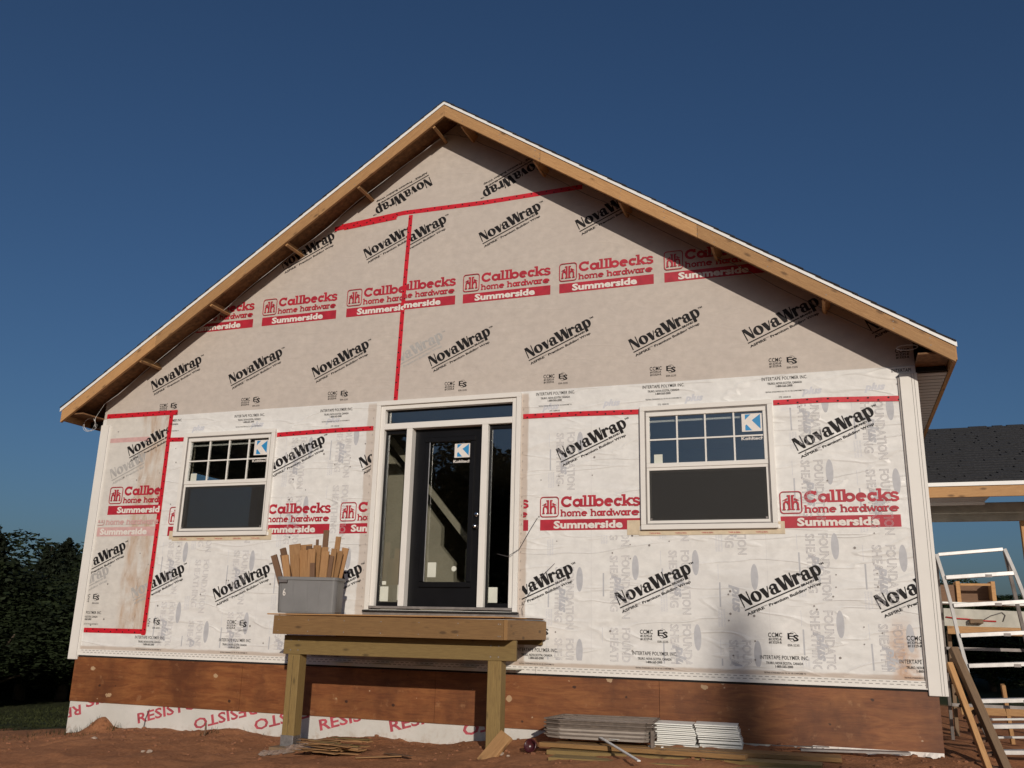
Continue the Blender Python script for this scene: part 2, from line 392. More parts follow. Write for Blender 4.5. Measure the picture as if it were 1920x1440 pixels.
xs = axis(-7.5, 7.5, .045, 420); ys = axis(-2.6, .6, .04, 420, 40, 3.0)
X, Y = np.meshgrid(xs, ys); Z = gz(X, Y)
nx, ny = len(xs), len(ys)
gv = np.stack([X.ravel(), Y.ravel(), Z.ravel()], 1)
ii = np.arange(nx*ny).reshape(ny, nx)
gf = np.stack([ii[:-1,:-1].ravel(), ii[:-1,1:].ravel(), ii[1:,1:].ravel(), ii[1:,:-1].ravel()], 1)
gm = bpy.data.meshes.new('ground'); gm.from_pydata(gv.tolist(), [], gf.tolist()); gm.polygons.foreach_set('use_smooth', [True]*len(gm.polygons))
link('ground', gm, MT['ground'], kind='structure')

# ------------------------------------------------------------------ print engine (flat ink on the wrap)
def piece(mb, loops, y, T):
    pts = [[Vector((p[0], p[1], 0)) for p in L] for L in loops]
    tris = tessellate_polygon(pts); flat = [p for L in pts for p in L]
    vs = [T(p.x, p.y, y) for p in flat]; fs = []
    for a, b, c in tris:
        A, B, Cc = flat[a], flat[b], flat[c]
        cr = (B.x-A.x)*(Cc.y-A.y)-(B.y-A.y)*(Cc.x-A.x)
        if abs(cr) < 1e-12: continue
        fs.append((a,b,c) if cr > 0 else (a,c,b))
    mb.add(vs, fs)
def ell(cx, cy, rx, ry, n=20, a0=0, tilt=0):
    o = []
    for k in range(n):
        t = 2*math.pi*k/n+a0; x, y = rx*math.cos(t), ry*math.sin(t)
        o.append((cx+x*math.cos(tilt)-y*math.sin(tilt), cy+x*math.sin(tilt)+y*math.cos(tilt)))
    return o
def stroke_poly(pts, w):
    pts = [Vector(p) for p in pts]; L = []; Rr = []
    n = len(pts)
    for i in range(n):
        d0 = (pts[i]-pts[i-1]).normalized() if i else None; d1 = (pts[i+1]-pts[i]).normalized() if i < n-1 else None
        d = (d0 if d1 is None else d1 if d0 is None else (d0+d1).normalized())
        nn = Vector((-d.y, d.x)); k = 1.0
        if d0 is not None and d1 is not None: k = 1/max(.5, nn.dot(Vector((-d0.y, d0.x))))
        ww = w[i] if isinstance(w, (list,tuple)) else w
        L.append(tuple(pts[i]+nn*ww/2*k)); Rr.append(tuple(pts[i]-nn*ww/2*k))
    return L+Rr[::-1]
def arc(cx, cy, rx, ry, a0, a1, n=12): return [(cx+rx*math.cos(R(a0+(a1-a0)*k/n)), cy+ry*math.sin(R(a0+(a1-a0)*k/n))) for k in range(n+1)]
class Ink:
    """collects pieces; every piece sits 0.12 mm above the one below it"""
    def __init__(s, T): s.mb = MB(); s.T = T; s.k = 0
    def add(s, *loops): piece(s.mb, loops, -s.k*.00012, s.T); s.k += 1
    def rect(s, x0, y0, x1, y1): s.add([(x0,y0),(x1,y0),(x1,y1),(x0,y1)])
    def st(s, pts, w): s.add(stroke_poly(pts, w))
    def ring(s, cx, cy, rx, ry, w): s.add(ell(cx,cy,rx,ry,22), ell(cx,cy,rx-w,ry-w,18)[::-1])
IDT = lambda x, y, d: (x, d, y)
def text_geo(txt, size, bold=0.0, sx=1.0, outline=0.0, align='LEFT', spacing=1.0, shear=0.0):
    cu = bpy.data.curves.new('lettering', 'FONT'); cu.body = txt; cu.size = size; cu.offset = bold; cu.align_x = align
    cu.resolution_u = 2; cu.space_character = spacing; cu.shear = shear
    if outline: cu.fill_mode = 'NONE'; cu.bevel_depth = outline; cu.bevel_resolution = 0
    o = bpy.data.objects.new('lettering', cu); me = bpy.data.meshes.new_from_object(o)
    vs = [(v.co.x*sx, v.co.y, v.co.z) for v in me.vertices]; fs = [tuple(p.vertices) for p in me.polygons]
    bpy.data.objects.remove(o); bpy.data.curves.remove(cu); bpy.data.meshes.remove(me)
    return vs, fs
def put_text(mb, txt, x, y, size=None, width=None, bold=0.0, d=0.0, height=None, **kw):
    vs, fs = text_geo(txt, size or 1, bold=bold, **kw)
    w = max(v[0] for v in vs)-min(v[0] for v in vs); x0 = min(v[0] for v in vs)
    sx = width/w if width else 1
    sx_ = sx
    mb.add([(x+(v[0]-x0)*sx_, d-v[2], y+v[1]) for v in vs], fs)
def mesh_of(mb, name, mt):
    m = mb.mesh(name); m.materials.append(mt); return m
# --- the wide black wordmark (metres, rule runs along x from 0)
def nova_mesh(mt, name):
    I = Ink(lambda x, y, d: (x*.001, d, y*.001))
    I.add([(4,25),(4,161),(40,161),(84,70),(84,161),(96,161),(96,22),(70,22),(16,124),(16,25)])
    I.add(ell(159,79,55,54,24), ell(160,79,15,39,16,tilt=.12)[::-1])
    I.add([(212,127),(260,127),(277,66),(292,127),(304,127),(272,24),(246,24)])
    def a(dx):
        I.add(ell(338+dx,56,37,33,18), ell(345+dx,55,11,20,12)[::-1])
        I.add([(352+dx,30),(352+dx,100),(386+dx,100),(386+dx,44),(403+dx,40),(400+dx,26),(372+dx,24)])
        I.st([(p[0]+dx,p[1]) for p in arc(345,96,28,24,175,0,8)], [12,14,15,16,18,22,27,32,34])
        I.add(ell(318+dx,97,14,13,12))
    a(0)
    I.add([(393,160),(438,160),(463,70),(463,22),(430,22)]); I.add([(463,22),(463,75),(476,150),(486,150),(470,22)])
    I.add([(470,160),(514,160),(536,70),(536,22),(503,22)]); I.add([(536,22),(536,80),(542,160),(554,160),(542,22)])
    I.rect(556,25,592,128); I.st([(588,92),(597,110),(612,118),(624,116)], [14,18,22,18]); I.add(ell(624,107,14,14,12))
    a(333)
    I.rect(739,-14,774,127); I.add(ell(790,76,45,53,20), ell(788,76,13,38,14,tilt=.08)[::-1])
    I.rect(0,-7,588,5)
    mb = I.mb
    put_text(mb, 'BRAND', .596, -.009, .030, .134, bold=.0016, d=-.001)
    put_text(mb, 'TM', .838, .106, .026, .048, bold=.001, d=-.001)
    put_text(mb, 'ASPIRE', 0.0, -.058, .037, .185, bold=.0013, d=-.001)
    put_text(mb, 'TM', .188, -.042, .018, .030, d=-.001)
    put_text(mb, 'Premium Building Wrap', .235, -.058, .037, .545, bold=.0013, d=-.001)
    return mesh_of(mb, name, mt)
# --- slab-serif glyphs, x-height 1
def slab(I, ch, x, w, s, sw, y0, asc=1.42):
    """ch in box x..x+w, x-height s, stroke sw"""
    P = lambda a, b: (x+a*w, y0+b*s)
    sh = sw*.62
    def stem(cx, lo, hi): I.rect(x+cx*w-sw/2, y0+lo*s, x+cx*w+sw/2, y0+hi*s)
    def foot(cx, at, k=1.0, l=1, r=1):
        I.rect(x+cx*w-sw/2-sw*.5*k*l, y0+at*s-(sh if at > 0 else 0), x+cx*w+sw/2+sw*.5*k*r, y0+at*s+(sh if at <= 0 else 0))
    rw = w*.86
    if ch in 'oab dq':
        if ch == 'o': I.ring(x+w/2, y0+s/2, w*.48, s*.53, sw)
        if ch == 'a': I.ring(x+w*.44, y0+s/2, w*.43, s*.53, sw); stem(.84,0,1); foot(.84,0,1,0,1)
        if ch == 'd': I.ring(x+w*.44, y0+s/2, w*.43, s*.53, sw); stem(.84,0,asc); foot(.84,0,1,0,1); foot(.84,asc,1,1,0)
        if ch == 'b': I.ring(x+w*.58, y0+s/2, w*.43, s*.53, sw); stem(.17,0,asc); foot(.17,asc,1,1,0)
    if ch == 'l': stem(.5,0,asc); foot(.5,0); foot(.5,asc,1,1,0)
    if ch == 'e': I.st(arc(x+w/2,y0+s/2,w*.48-sw/2,s*.53-sw/2,0,318,16), sw); I.rect(x+w*.1,y0+s*.42,x+w*.97,y0+s*.42+sw*.75)
    if ch == 'c': I.st(arc(x+w/2,y0+s/2,w*.46-sw/2,s*.53-sw/2,35,325,14), sw); I.rect(x+w*.84-sw*.4,y0+s*.62,x+w*.84+sw*.25,y0+s*1.0)
    if ch == 'C': I.st(arc(x+w*.52,y0+s*.66,w*.50-sw/2,s*.70-sw/2,32,328,16), sw); I.rect(x+w*.86-sw*.4,y0+s*.85,x+w*.86+sw*.3,y0+s*1.32)
    if ch == 'k': stem(.2,0,asc); foot(.2,0); foot(.2,asc,1,1,0); I.st([P(.25,.38),P(.8,.95)], sw*.8); I.st([P(.42,.55),P(.82,.05)], sw); foot(.84,0,.8); foot(.82,1,.7)
    if ch == 's': I.st([P(.88,.74),P(.7,.9),P(.42,.93),P(.18,.78),P(.26,.58),P(.55,.49),P(.82,.37),P(.84,.2),P(.62,.07),P(.34,.07),P(.12,.22)], sw*.9)
    if ch == 'h': stem(.2,0,asc); foot(.2,0,.7); foot(.2,asc,1,1,0); I.st([P(.2,.6)]+arc(x+w*.5,y0+s*.62,w*.3,s*.3,150,0,7)+[P(.8,0)], sw*.95); foot(.8,0,.7)
    if ch == 'm':
        stem(.13,0,1); foot(.13,0,.6); foot(.13,1,.8,1,0)
        for c in (.13,.5): I.st([P(c,.6)]+arc(x+w*(c+.185),y0+s*.64,w*.185,s*.28,150,0,6)+[P(c+.37,0)], sw*.9); foot(c+.37,0,.6)
    if ch == 'r': stem(.32,0,1); foot(.32,0,.9); foot(.32,1,1,1,0); I.st([P(.35,.6),P(.55,.88),P(.95,.86)], sw*.9)
    if ch == 'w':
        I.st([P(.1,1),P(.3,.05)], sw*.9); I.st([P(.3,.05),P(.5,.85)], sw*.8); I.st([P(.5,.85),P(.7,.05)], sw*.9); I.st([P(.7,.05),P(.9,1)], sw*.8)
        foot(.1,1,.6); foot(.9,1,.6)
def callb_mesh(mt, name, ghost=False, skip_top=False):
    I = Ink(IDT)
    # bar with the town name left clear in white (the white letters are laid on top separately)
    I.rect(0, 0, 1.11, .118)
    if not skip_top:
        xs_ = [(0,.122,'C'),(.133,.115,'a'),(.246,.058,'l'),(.304,.058,'l'),(.360,.118,'b'),(.484,.100,'e'),(.588,.098,'c'),(.684,.108,'k'),(.792,.086,'s')]
        for dx, w, ch in xs_: slab(I, ch, .232+dx, w*(1.10 if ch=='C' else 1.04), .088, .030 if ch != 's' else .026, .250)
    z = .000717
    for a, b_, ch in ((480,572,'h'),(576,660,'o'),(660,800,'m'),(803,900,'e'),(950,1042,'h'),(1046,1135,'a'),(1135,1190,'r'),(1192,1285,'d'),(1285,1415,'w'),(1415,1505,'a'),(1508,1570,'r'),(1572,1692,'e')):
        slab(I, ch, .232+(a-480)*z, (b_-a)*z*1.03, .054, .0165, .149)
    # rounded box
    def rr(x0,y0,x1,y1,r):
        return arc(x1-r,y1-r,r,r,0,90,4)+arc(x0+r,y1-r,r,r,90,180,4)+arc(x0+r,y0+r,r,r,180,270,4)+arc(x1-r,y0+r,r,r,270,360,4)
    I.add(rr(0,.143,.215,.368,.035), rr(.010,.153,.205,.358,.027)[::-1])
    for sgn in (1,-1):
        cx = .1075
        f = lambda x: cx+sgn*x
        def q(pts): I.add([(f(a_),b_) for a_,b_ in (pts if sgn>0 else pts[::-1])])
        q([(.005,.180),(.026,.180),(.026,.330),(.005,.330)]); q([(.005,.318),(.036,.318),(.036,.330),(.005,.330)]); q([(.002,.180),(.036,.180),(.036,.191),(.002,.191)])
        I.st([(f(a_),b_) for a_,b_ in [(.020,.235)]+[(.045+.022*math.cos(R(t)), .238+.026*math.sin(R(t))) for t in (150,110,70,35,0)]+[(.067,.180)]], .018)
        q([(.052,.180),(.082,.180),(.082,.191),(.052,.191)])
        q([(.034,.302),(.086,.272),(.034,.280)])
    return mesh_of(I.mb, name, mt)
def summ_mesh(mt, name):
    mb = MB(); put_text(mb, 'Summerside', .155, .023, .108, .765, bold=.0045); return mesh_of(mb, name, mt)
def ccmc_mesh():
    mb = MB()
    put_text(mb, 'CCMC', 0, -.046, .060, .132, bold=.0014, spacing=1.12)
    put_text(mb, '#13292-R', .004, -.076, .032, .124, bold=.0009)
    put_text(mb, '#13329-R', .004, -.106, .032, .124, bold=.0009)
    put_text(mb, 'E', .182, -.062, .082, .058, bold=.0014); put_text(mb, 'S', .232, -.078, .082, .054, bold=.0026, d=-.0004)
    put_text(mb, 'ESR-2235', .180, -.128, .028, .108, bold=.0005)
    I = Ink(IDT); I.add(ell(.232,-.040,.040,.048,20), ell(.232,-.040,.037,.045,18)[::-1]); mb.add(I.mb.v, I.mb.f)
    return mesh_of(mb, 'agency_marks', MT['black_ink'])
def inter_mesh():
    mb = MB()
    put_text(mb, 'INTERTAPE POLYMER INC.', 0, -.036, .050, .455, bold=.0008, spacing=1.08)
    put_text(mb, 'TRURO, NOVA SCOTIA, CANADA', .055, -.082, .032, .345, bold=.0010)
    put_text(mb, '1-800-565-2000', .140, -.113, .032, .165, bold=.0011)
    put_text(mb, 'TESTING STANDARDS ULC 741 W/ 102 CONFORMS TO', .03, -.168, .020, .39, bold=.0004)
    put_text(mb, 'ITS 100418', .165, -.232, .026, .115, bold=.0004)
    return mesh_of(mb, 'maker_lines', MT['black_ink'])
NOVA = nova_mesh(MT['black_ink'], 'wordmark'); NOVAG = nova_mesh(MT['grey_ink'], 'faded_wordmark')
CALL = callb_mesh(MT['red_ink'], 'store_logo'); CALLG = callb_mesh(MT['pink_ink'], 'faded_store_logo')
SUMM = summ_mesh(MT['white_ink'], 'town_name'); CCMC = ccmc_mesh(); INTER = inter_mesh()
def clip_mesh(me, T, x0=-99, x1=99, z0=-99, z1=99, poly=None):
    """a cut copy of a print: what passes the clip box is kept (prints end where a sheet ends)"""
    bm = bmesh.new(); bm.from_mesh(me); bm.transform(T)
    for co, no in (((x0,0,0),(-1,0,0)), ((x1,0,0),(1,0,0)), ((0,0,z0),(0,0,-1)), ((0,0,z1),(0,0,1))):
        if abs(co[0])+abs(co[2]) > 90: continue
        bmesh.ops.bisect_plane(bm, geom=list(bm.verts)+list(bm.edges)+list(bm.faces), plane_co=co, plane_no=no, clear_outer=True)
    for sg in (1,-1):
        bmesh.ops.bisect_plane(bm, geom=list(bm.verts)+list(bm.edges)+list(bm.faces), plane_co=(0,0,roofz(0,.07)), plane_no=(sg*SL,0,1), clear_outer=True)
    bm.transform(T.inverted()); m2 = bpy.data.meshes.new(me.name); bm.to_mesh(m2); bm.free()
    for mt in me.materials: m2.materials.append(mt)
    return m2

# ------------------------------------------------------------------ the house
house = empty('house', (0,0,.8), 'unfinished gabled house wrapped in white and beige printed building wrap, with raw wood fascia', 'house')
def H(mb, name, mt, **kw):
    par = kw.pop('parent', house); bv = kw.pop('bevel', 0); sm = kw.pop('smooth', False)
    o = mb.build(name, mt, None, bevel=bv, smooth=sm, **kw); o.parent = par
    root = house
    if par == house: o.location = -Vector(house.location)
    return o
def at_house(o): o.parent = house; o.location = Vector(o.location)-Vector(house.location); return o
# the prints: placed on the sheets
def place(me, name, x, z, y, ang=0, clip=None, **kw):
    T = Matrix.Translation((x, y, z)) @ Matrix.Rotation(-ang, 4, 'Y')
    if clip or (z > 4.6 and abs(x)+z*1.5 > 10.0): me = clip_mesh(me, T, **(clip or {}))
    if not len(me.polygons): return None
    kw.setdefault('kind','stuff'); o = link(name, me, None, house, **kw); o.matrix_local = Matrix.Translation(-Vector(house.location)) @ T
    return o
HX = 5.09; SL = .6665; ZA = 8.165
def roofz(x, o=0): return ZA-SL*abs(x)-o
A = R(23.79)
# openings: x0,x1,z0,z1
WL = (-3.675,-2.292,2.872,4.197); WR = (2.318,3.701,2.872,4.197); DR = (-.89,.956,2.007,4.457)
HOLES = [(a+.05,b-.05,c+.05,d-.05) for a,b,c,d in (WL,WR,DR)]; HOLES[2] = (-.83,.90,2.02,4.40)
def skin(y, zlo, zhi, top=None):
    xc = sorted({-HX, HX} | {h[0] for h in HOLES} | {h[1] for h in HOLES}); zc = sorted({zlo, zhi} | {z for h in HOLES for z in h[2:] if zlo < z < zhi})
    mb = MB()
    for i in range(len(xc)-1):
        for j in range(len(zc)-1):
            cx, cz = (xc[i]+xc[i+1])/2, (zc[j]+zc[j+1])/2
            if any(h[0] < cx < h[1] and h[2] < cz < h[3] for h in HOLES): continue
            mb.add([(xc[i],y,zc[j]),(xc[i+1],y,zc[j]),(xc[i+1],y,zc[j+1]),(xc[i],y,zc[j+1])], [(0,1,2,3)])
    return mb
ZB = 4.457
lo = skin(-.010, 1.40, ZB); lo.add([(-HX,-.010,ZB),(HX,-.010,ZB),(HX,0.0,ZB+.012),(-HX,0.0,ZB+.012)], [(0,1,2,3)])
H(lo, 'building_wrap', MT['wrap_foam'])
up = MB().prism([(-HX,ZB-.03),(HX,ZB-.03),(HX,roofz(HX,.06)),(0,roofz(0,.06)),(-HX,roofz(HX,.06))], 0.0, .14)
H(up, 'building_wrap', MT['wrap_osb'], label='beige upper building wrap on the gable')
# overlap of the right-hand gable sheet over the left one: its edge sits under the vertical tape
# left-hand patch sheet
H(MB().box(-5.03,-3.925,-.0135,-.0105,1.69,4.53), 'wrap_patch', MT['wrap_patch'], label='narrow stained sheet of wrap edged with red tape')
# side and rear walls, floor, ceiling, inner partitions
inner = skin(.13, 1.40, 4.46)
H(inner, 'inner_wall', MT['drywall'])
sw = MB(); sw.box(-HX,-4.95,.15,1.55,.3,4.45); sw.box(-HX,-4.95,3.45,11,.3,4.45); sw.box(-HX,-4.95,1.55,3.45,.3,3.1); sw.box(-HX,-4.95,1.55,3.45,4.06,4.45)
H(sw, 'side_wall', MT['wrap_foam'])
H(MB().box(4.95,HX,.15,11,1.38,4.45), 'side_wall', MT['wrap_foam'])
H(MB().box(4.75,4.98,.26,11,-.2,1.375), 'foundation_side', MT['dark_room'])
H(MB().box(-HX,HX,11,11.14,.3,4.45), 'rear_wall', MT['wrap_foam'])
H(MB().prism([(-HX,4.46),(HX,4.46),(0,roofz(0,.16))], 11.0, 11.14), 'rear_gable', MT['wrap_osb'])
H(MB().box(-4.94,4.94,.16,10.98,1.72,1.94), 'floor', MT['subfloor'])
H(MB().box(-4.94,4.94,.16,10.98,4.43,4.44), 'ceiling', MT['ceiling'])
H(MB().prism([(-1.92,1.95),(-.22,1.95),(-.25,2.62),(-.434,2.821),(-.434,3.06),(-1.55,4.42),(-1.92,4.42)], 1.0, 1.1), 'stair_wall', MT['drywall'])
o_ = board('stair_rail', (-1.42,1.05,4.43), (-.052,1.05,2.86), .05, .075, MT['drywall'], None); at_house(o_)
H(MB().box(-.105,-.050,1.02,1.08,1.95,2.78), 'newel_post', MT['drywall'])
pt = MB(); pt.box(-2.05,-1.93,.16,6,1.95,4.42); pt.box(1.5,1.62,.16,4.4,1.95,4.42); pt.box(1.63,4.9,3.6,3.72,1.95,4.42); pt.box(-1.9,1.48,7.5,7.62,1.95,4.42); pt.box(-4.9,-2.1,4.8,4.92,1.95,4.42)
H(pt, 'partition', MT['drywall'], kind='stuff')
# foundation: membrane wall, plywood skirting
H(MB().box(-4.985,5.000,.004,.25,-.4,.852), 'foundation_membrane', MT['membrane'])
PX = [-4.985,-2.46,.03,2.47,5.022]
for i in range(4):
    a, b = PX[i]+(.002 if i else 0), PX[i+1]-.002
    H(MB().box(a,b,-.014+.001*(i%2),.003,.842,1.372), 'plywood_panel', MT['ply'])
H(MB().box(-5.0,5.02,-.008,.003,1.374,1.40), 'shadow_gap_strip', MT['dark'])  # near-black strip painted as the shadow gap under the starter strip
# starter strip with slots
sx_ = [-4.94,-2.625,1.168,4.93]
for i in range(3):
    st = MB().box(sx_[i]+(.006 if i else 0), sx_[i+1], -.020, -.0115, 1.394, 1.468); st.box(sx_[i]+(.006 if i else 0), sx_[i+1], -.030, -.0201, 1.394, 1.404)
    H(st, 'starter_strip', MT['vinyl'])
sl = MB(); x = -4.9
while x < 4.9:
    for zz, dx in ((1.452,0),(1.427,.03)): sl.box(x+dx, x+dx+.036, -.0212, -.0201, zz, zz+.0045)
    x += .06
H(sl, 'nail_slots', MT['wire_dark'], kind='stuff')
# corner posts
def corner(x0, x1, flip):
    s = -1 if flip else 1
    o = H(MB().box(x0,x1,-.034,.04,1.34,4.385), 'corner_post', MT['vinyl'], bevel=.004)
    g_ = MB()
    xo = x1 if not flip else x0
    H(MB().box(xo-(.012 if not flip else -.001), xo-(.001 if not flip else -.012), .041, .15, 1.36, 4.385), 'corner_flange', MT['vinyl'])
    if not flip:
        H(MB().box(x0-.018,x0-.0005,-.022,.0,1.39,4.36), 'corner_flange', MT['alu_dark'])
        for dx in (.108,.132): g_.box(x0+dx,x0+dx+.003,-.0352,-.0342,1.345,4.38)
    else:
        H(MB().box(x1+.0005,x1+.014,-.022,.0,1.39,4.36), 'corner_flange', MT['vinyl'])
        g_.box(x1-.012,x1-.009,-.0352,-.0342,1.345,4.38)
    H(g_, 'corner_groove', MT['wire_dark'])
corner(4.935,5.10,False); corner(-5.095,-4.945,True)
# ---- roof
OV = -.433
def rake(sgn):
    # sloped pieces: fascia, drip edge, sheathing
    e = 5.43
    def sl_box(name, mt, off0, off1, y0, y1, xa, xb, **kw):
        b = [(sgn*xa,y0,roofz(xa,off1)),(sgn*xb,y0,roofz(xb,off1)),(sgn*xb,y1,roofz(xb,off1)),(sgn*xa,y1,roofz(xa,off1))]
        t = [(p[0],p[1],p[2]+off1-off0) for p in b]
        if sgn < 0: b = [b[1],b[0],b[3],b[2]]; t = [t[1],t[0],t[3],t[2]]
        return H(MB().hexa(b,t), name, mt, **kw)
    sl_box('drip_edge', MT['alu_white'], .0, .046, OV-.012, OV-.0005, 0, e)
    sl_box('roof_sheathing', MT['osb'], .008, .034, OV, 11.2, 0, e-.03)
    for k in range(33):   # shingle courses, butt edges standing proud
        xa, xb = e-.005-(k+1)*.165, e-.005-k*.165
        if xb <= .02: break
        xa = max(xa-.05, 0.0)
        j = random.uniform(-.004,.004)
        b = [(sgn*xa,OV-.024+j,roofz(xa,.006)),(sgn*xb,OV-.024+j,roofz(xb,-.001)),(sgn*xb,11.2,roofz(xb,-.001)),(sgn*xa,11.2,roofz(xa,.006))]
        t = [(b[0][0],b[0][1],b[0][2]+.004),(b[1][0],b[1][1],b[1][2]+.011),(b[2][0],b[2][1],b[2][2]+.011),(b[3][0],b[3][1],b[3][2]+.004)]
        if sgn < 0: b = [b[1],b[0],b[3],b[2]]; t = [t[1],t[0],t[3],t[2]]
        H(MB().hexa(b,t), 'shingle_course', MT['shingle'])
    cuts = [0,1.262,3.05,e-.02] if sgn > 0 else [0,1.69,4.0,e-.02]
    for i in range(3):
        xa, xb = cuts[i]+(.0015 if i else 0.001), cuts[i+1]-.0015
        p = Vector((sgn*xa, OV+.019, roofz(xa,.125))); q = Vector((sgn*xb, OV+.019, roofz(xb,.125)))
        L = (q-p).length; o = MB()
        # plumb-cut board: width measured plumb .158
        d = (q-p)/L
        loc = MB()
        c = (p+q)/2
        # local x along board, local y thickness, local z up (sheared ends)
        ang = math.atan2(d.z, d.x) if sgn > 0 else math.atan2(-d.z, -d.x)
        hw = .158/2
        sg = sgn
        Mx = Matrix.Translation(c) @ Matrix.Rotation(-ang, 4, 'Y')
        Mi = Mx.inverted()
        cs = [(xa,1),(xb,1),(xb,-1),(xa,-1)]
        pts = [Mi @ Vector((sgn*xx, OV+.019, roofz(xx,.125)+s_*hw)) for xx, s_ in cs]
        loc.prism([(v.x,v.z) for v in pts], -.019, .019)
        ob = loc.build('rake_fascia', MT['spruce'], house, bevel=.002)
        ob.matrix_local = Matrix.Translation(-Vector(house.location)) @ Mx
    # eave fascia running back, soffit, lookouts
    xo = sgn*e
    a, b = sorted((sgn*(e-.04), sgn*(e-.002)))
    ob = board('eave_fascia', ((a+b)/2, OV+.04, 4.462), ((a+b)/2, 11.1, 4.462), .036, .150, MT['spruce'], None, bevel=.002); at_house(ob)
    a, b = sorted((sgn*HX, sgn*(e-.045)))
    sf = MB().box(a,b,.10,11.0,4.40,4.41)
    H(sf, 'soffit', MT['soffit'])
    so_ = MB()
    for k in range(40): so_.box(a,b,.2+k*.13,.204+k*.13,4.397,4.3995)
    H(so_, 'soffit_ribs', MT['wire_dark'])
    b2 = board('rake_block', (a,-.13,4.475),(b,-.13,4.475), .50, .020, MT['osb'], None); at_house(b2)
    H(MB().box(a+.01,b-.01,.06,.09,4.38 if sgn<0 else 4.415,4.46), 'eave_dark_hole', MT['dark'])  # near-black box: shade of the open eave end put in as colour
    for xx in ((.245,1.2,2.22,3.22,4.30) if sgn > 0 else (.17,1.18,2.17,3.24,4.26)):
        z0 = roofz(xx,.165)
        ob = board('lookout', (sgn*xx,OV+.040,z0), (sgn*xx,-.001,z0), .038, .10, MT['spruce'], None, up=(sgn*SL,0,1)); at_house(ob)
rake(1); rake(-1)
nh = MB()
rr_ = random.Random(11)
for sgn in (1,-1):
    for xx in (.245,1.2,2.22,3.22,4.30,.75,1.26,2.7,3.05,3.75,4.9,5.2):
        for dz in (.09,.16):
            x, z = sgn*xx+rr_.uniform(-.01,.01), roofz(xx,dz)+rr_.uniform(-.01,.01); r = .0055
            nh.add([(x+r*math.cos(q), OV-.0008, z+r*math.sin(q)) for q in [2*math.pi*m_/8 for m_ in range(8)]], [tuple(range(8))])
H(nh, 'nail_head', MT['alu_dark'], kind='stuff')
# ---- prints
yU, yL, yP = -.0012, -.0112, -.0147
CL0 = dict(x0=-4.93, x1=4.93)
def nova(x, z, y, flip=False, clip=None, mesh=None):
    return place(mesh or NOVA, 'wordmark', x, z, y, A+(math.pi if flip else 0), clip, kind='stuff')
def call(x, z, y, clip=None):
    place(CALL, 'store_logo', x, z, y, 0, clip); place(SUMM, 'town_name', x, z, y-.0035, 0, clip)
TX = -.625   # vertical tape on the gable
cl, cr = dict(x1=TX), dict(x0=TX)
for x in (-4.324,-3.069,-1.816): nova(x, 4.814, yU)
for x in (-.560,): nova(x-.255, 4.835, yU, clip=dict(x0=TX), mesh=NOVAG)
for x in (-.203,1.026,2.252,3.489): nova(x, 4.835, yU)
nova(4.72, 4.835, yU, clip=dict(x1=5.05))
for x in (-3.68,-2.433): nova(x, 6.357, yU)
nova(-1.195, 6.357, yU, clip=dict(x1=TX)); nova(-.84, 6.376, yU, clip=dict(x0=TX))
for x in (.401,1.628): nova(x, 6.376, yU)
call(-3.94, 5.596, yU); call(-2.69, 5.598, yU); call(-1.433, 5.600, yU, clip=dict(x1=TX)); call(-1.045, 5.623, yU, clip=dict(x0=TX))
for x in (.166,1.384,2.614): call(x, 5.623, yU)
nova(-.395+.02, 7.43, yU, flip=True); nova(1.12, 7.45, yU, flip=True)
for x in (-4.18,-2.886,-1.608): place(CCMC, 'agency_marks', x, 4.640, yU)
for x in (-.025,1.206,2.429,3.69,4.92): place(CCMC, 'agency_marks', x, 4.655, yU, clip=dict(x1=5.07))
for x in (-4.23,-2.954,-1.688): place(INTER, 'maker_lines', x, 4.413, yL, clip=dict(x0=-3.93))
for x in (1.125,2.349,3.61,4.87): place(INTER, 'maker_lines', x, 4.442, yL, clip=dict(x1=5.05))
dl_, dr_ = -.93, 1.0
nova(-3.62, 3.63, yL, clip=dict(x1=WL[0])); nova(-2.33, 3.63, yL, clip=dict(x0=WL[1])); nova(-1.047, 3.63, yL, clip=dict(x1=dl_))
nova(1.424, 3.63, yL); nova(3.933, 3.623, yL)
for x in (-2.948,): nova(x, 2.076, yL)
nova(-4.20, 2.076, yL, clip=dict(x0=-3.93)); nova(-1.70, 2.076, yL, clip=dict(x1=dl_)); nova(.83, 2.076, yL, clip=dict(x0=dr_))
nova(2.078, 2.076, yL); nova(3.337, 2.070, yL); nova(4.591, 2.073, yL, clip=dict(x1=4.925))
call(-3.79, 2.880, yL, clip=dict(x1=WL[0])); call(-2.546, 2.880, yL, clip=dict(x0=WL[1])); call(-1.299, 2.880, yL, clip=dict(x1=dl_))
call(-.052, 2.882, yL, clip=dict(x0=dr_)); call(1.195, 2.882, yL, clip=dict(x1=WR[0])); call(3.725, 2.872, yL)
for x in (-2.749,-1.49,1.02,2.282,3.546): place(CCMC, 'agency_marks', x, 1.868, yL)
place(CCMC, 'agency_marks', -4.02, 1.868, yL, clip=dict(x0=-3.93)); place(CCMC, 'agency_marks', 4.79, 1.868, yL, clip=dict(x1=4.925))
for x in (-2.836,-1.58,.951,2.201,3.46): place(INTER, 'maker_lines', x, 1.652, yL)
place(INTER, 'maker_lines', -4.09, 1.652, yL); place(INTER, 'maker_lines', 4.712, 1.652, yL, clip=dict(x1=4.925))
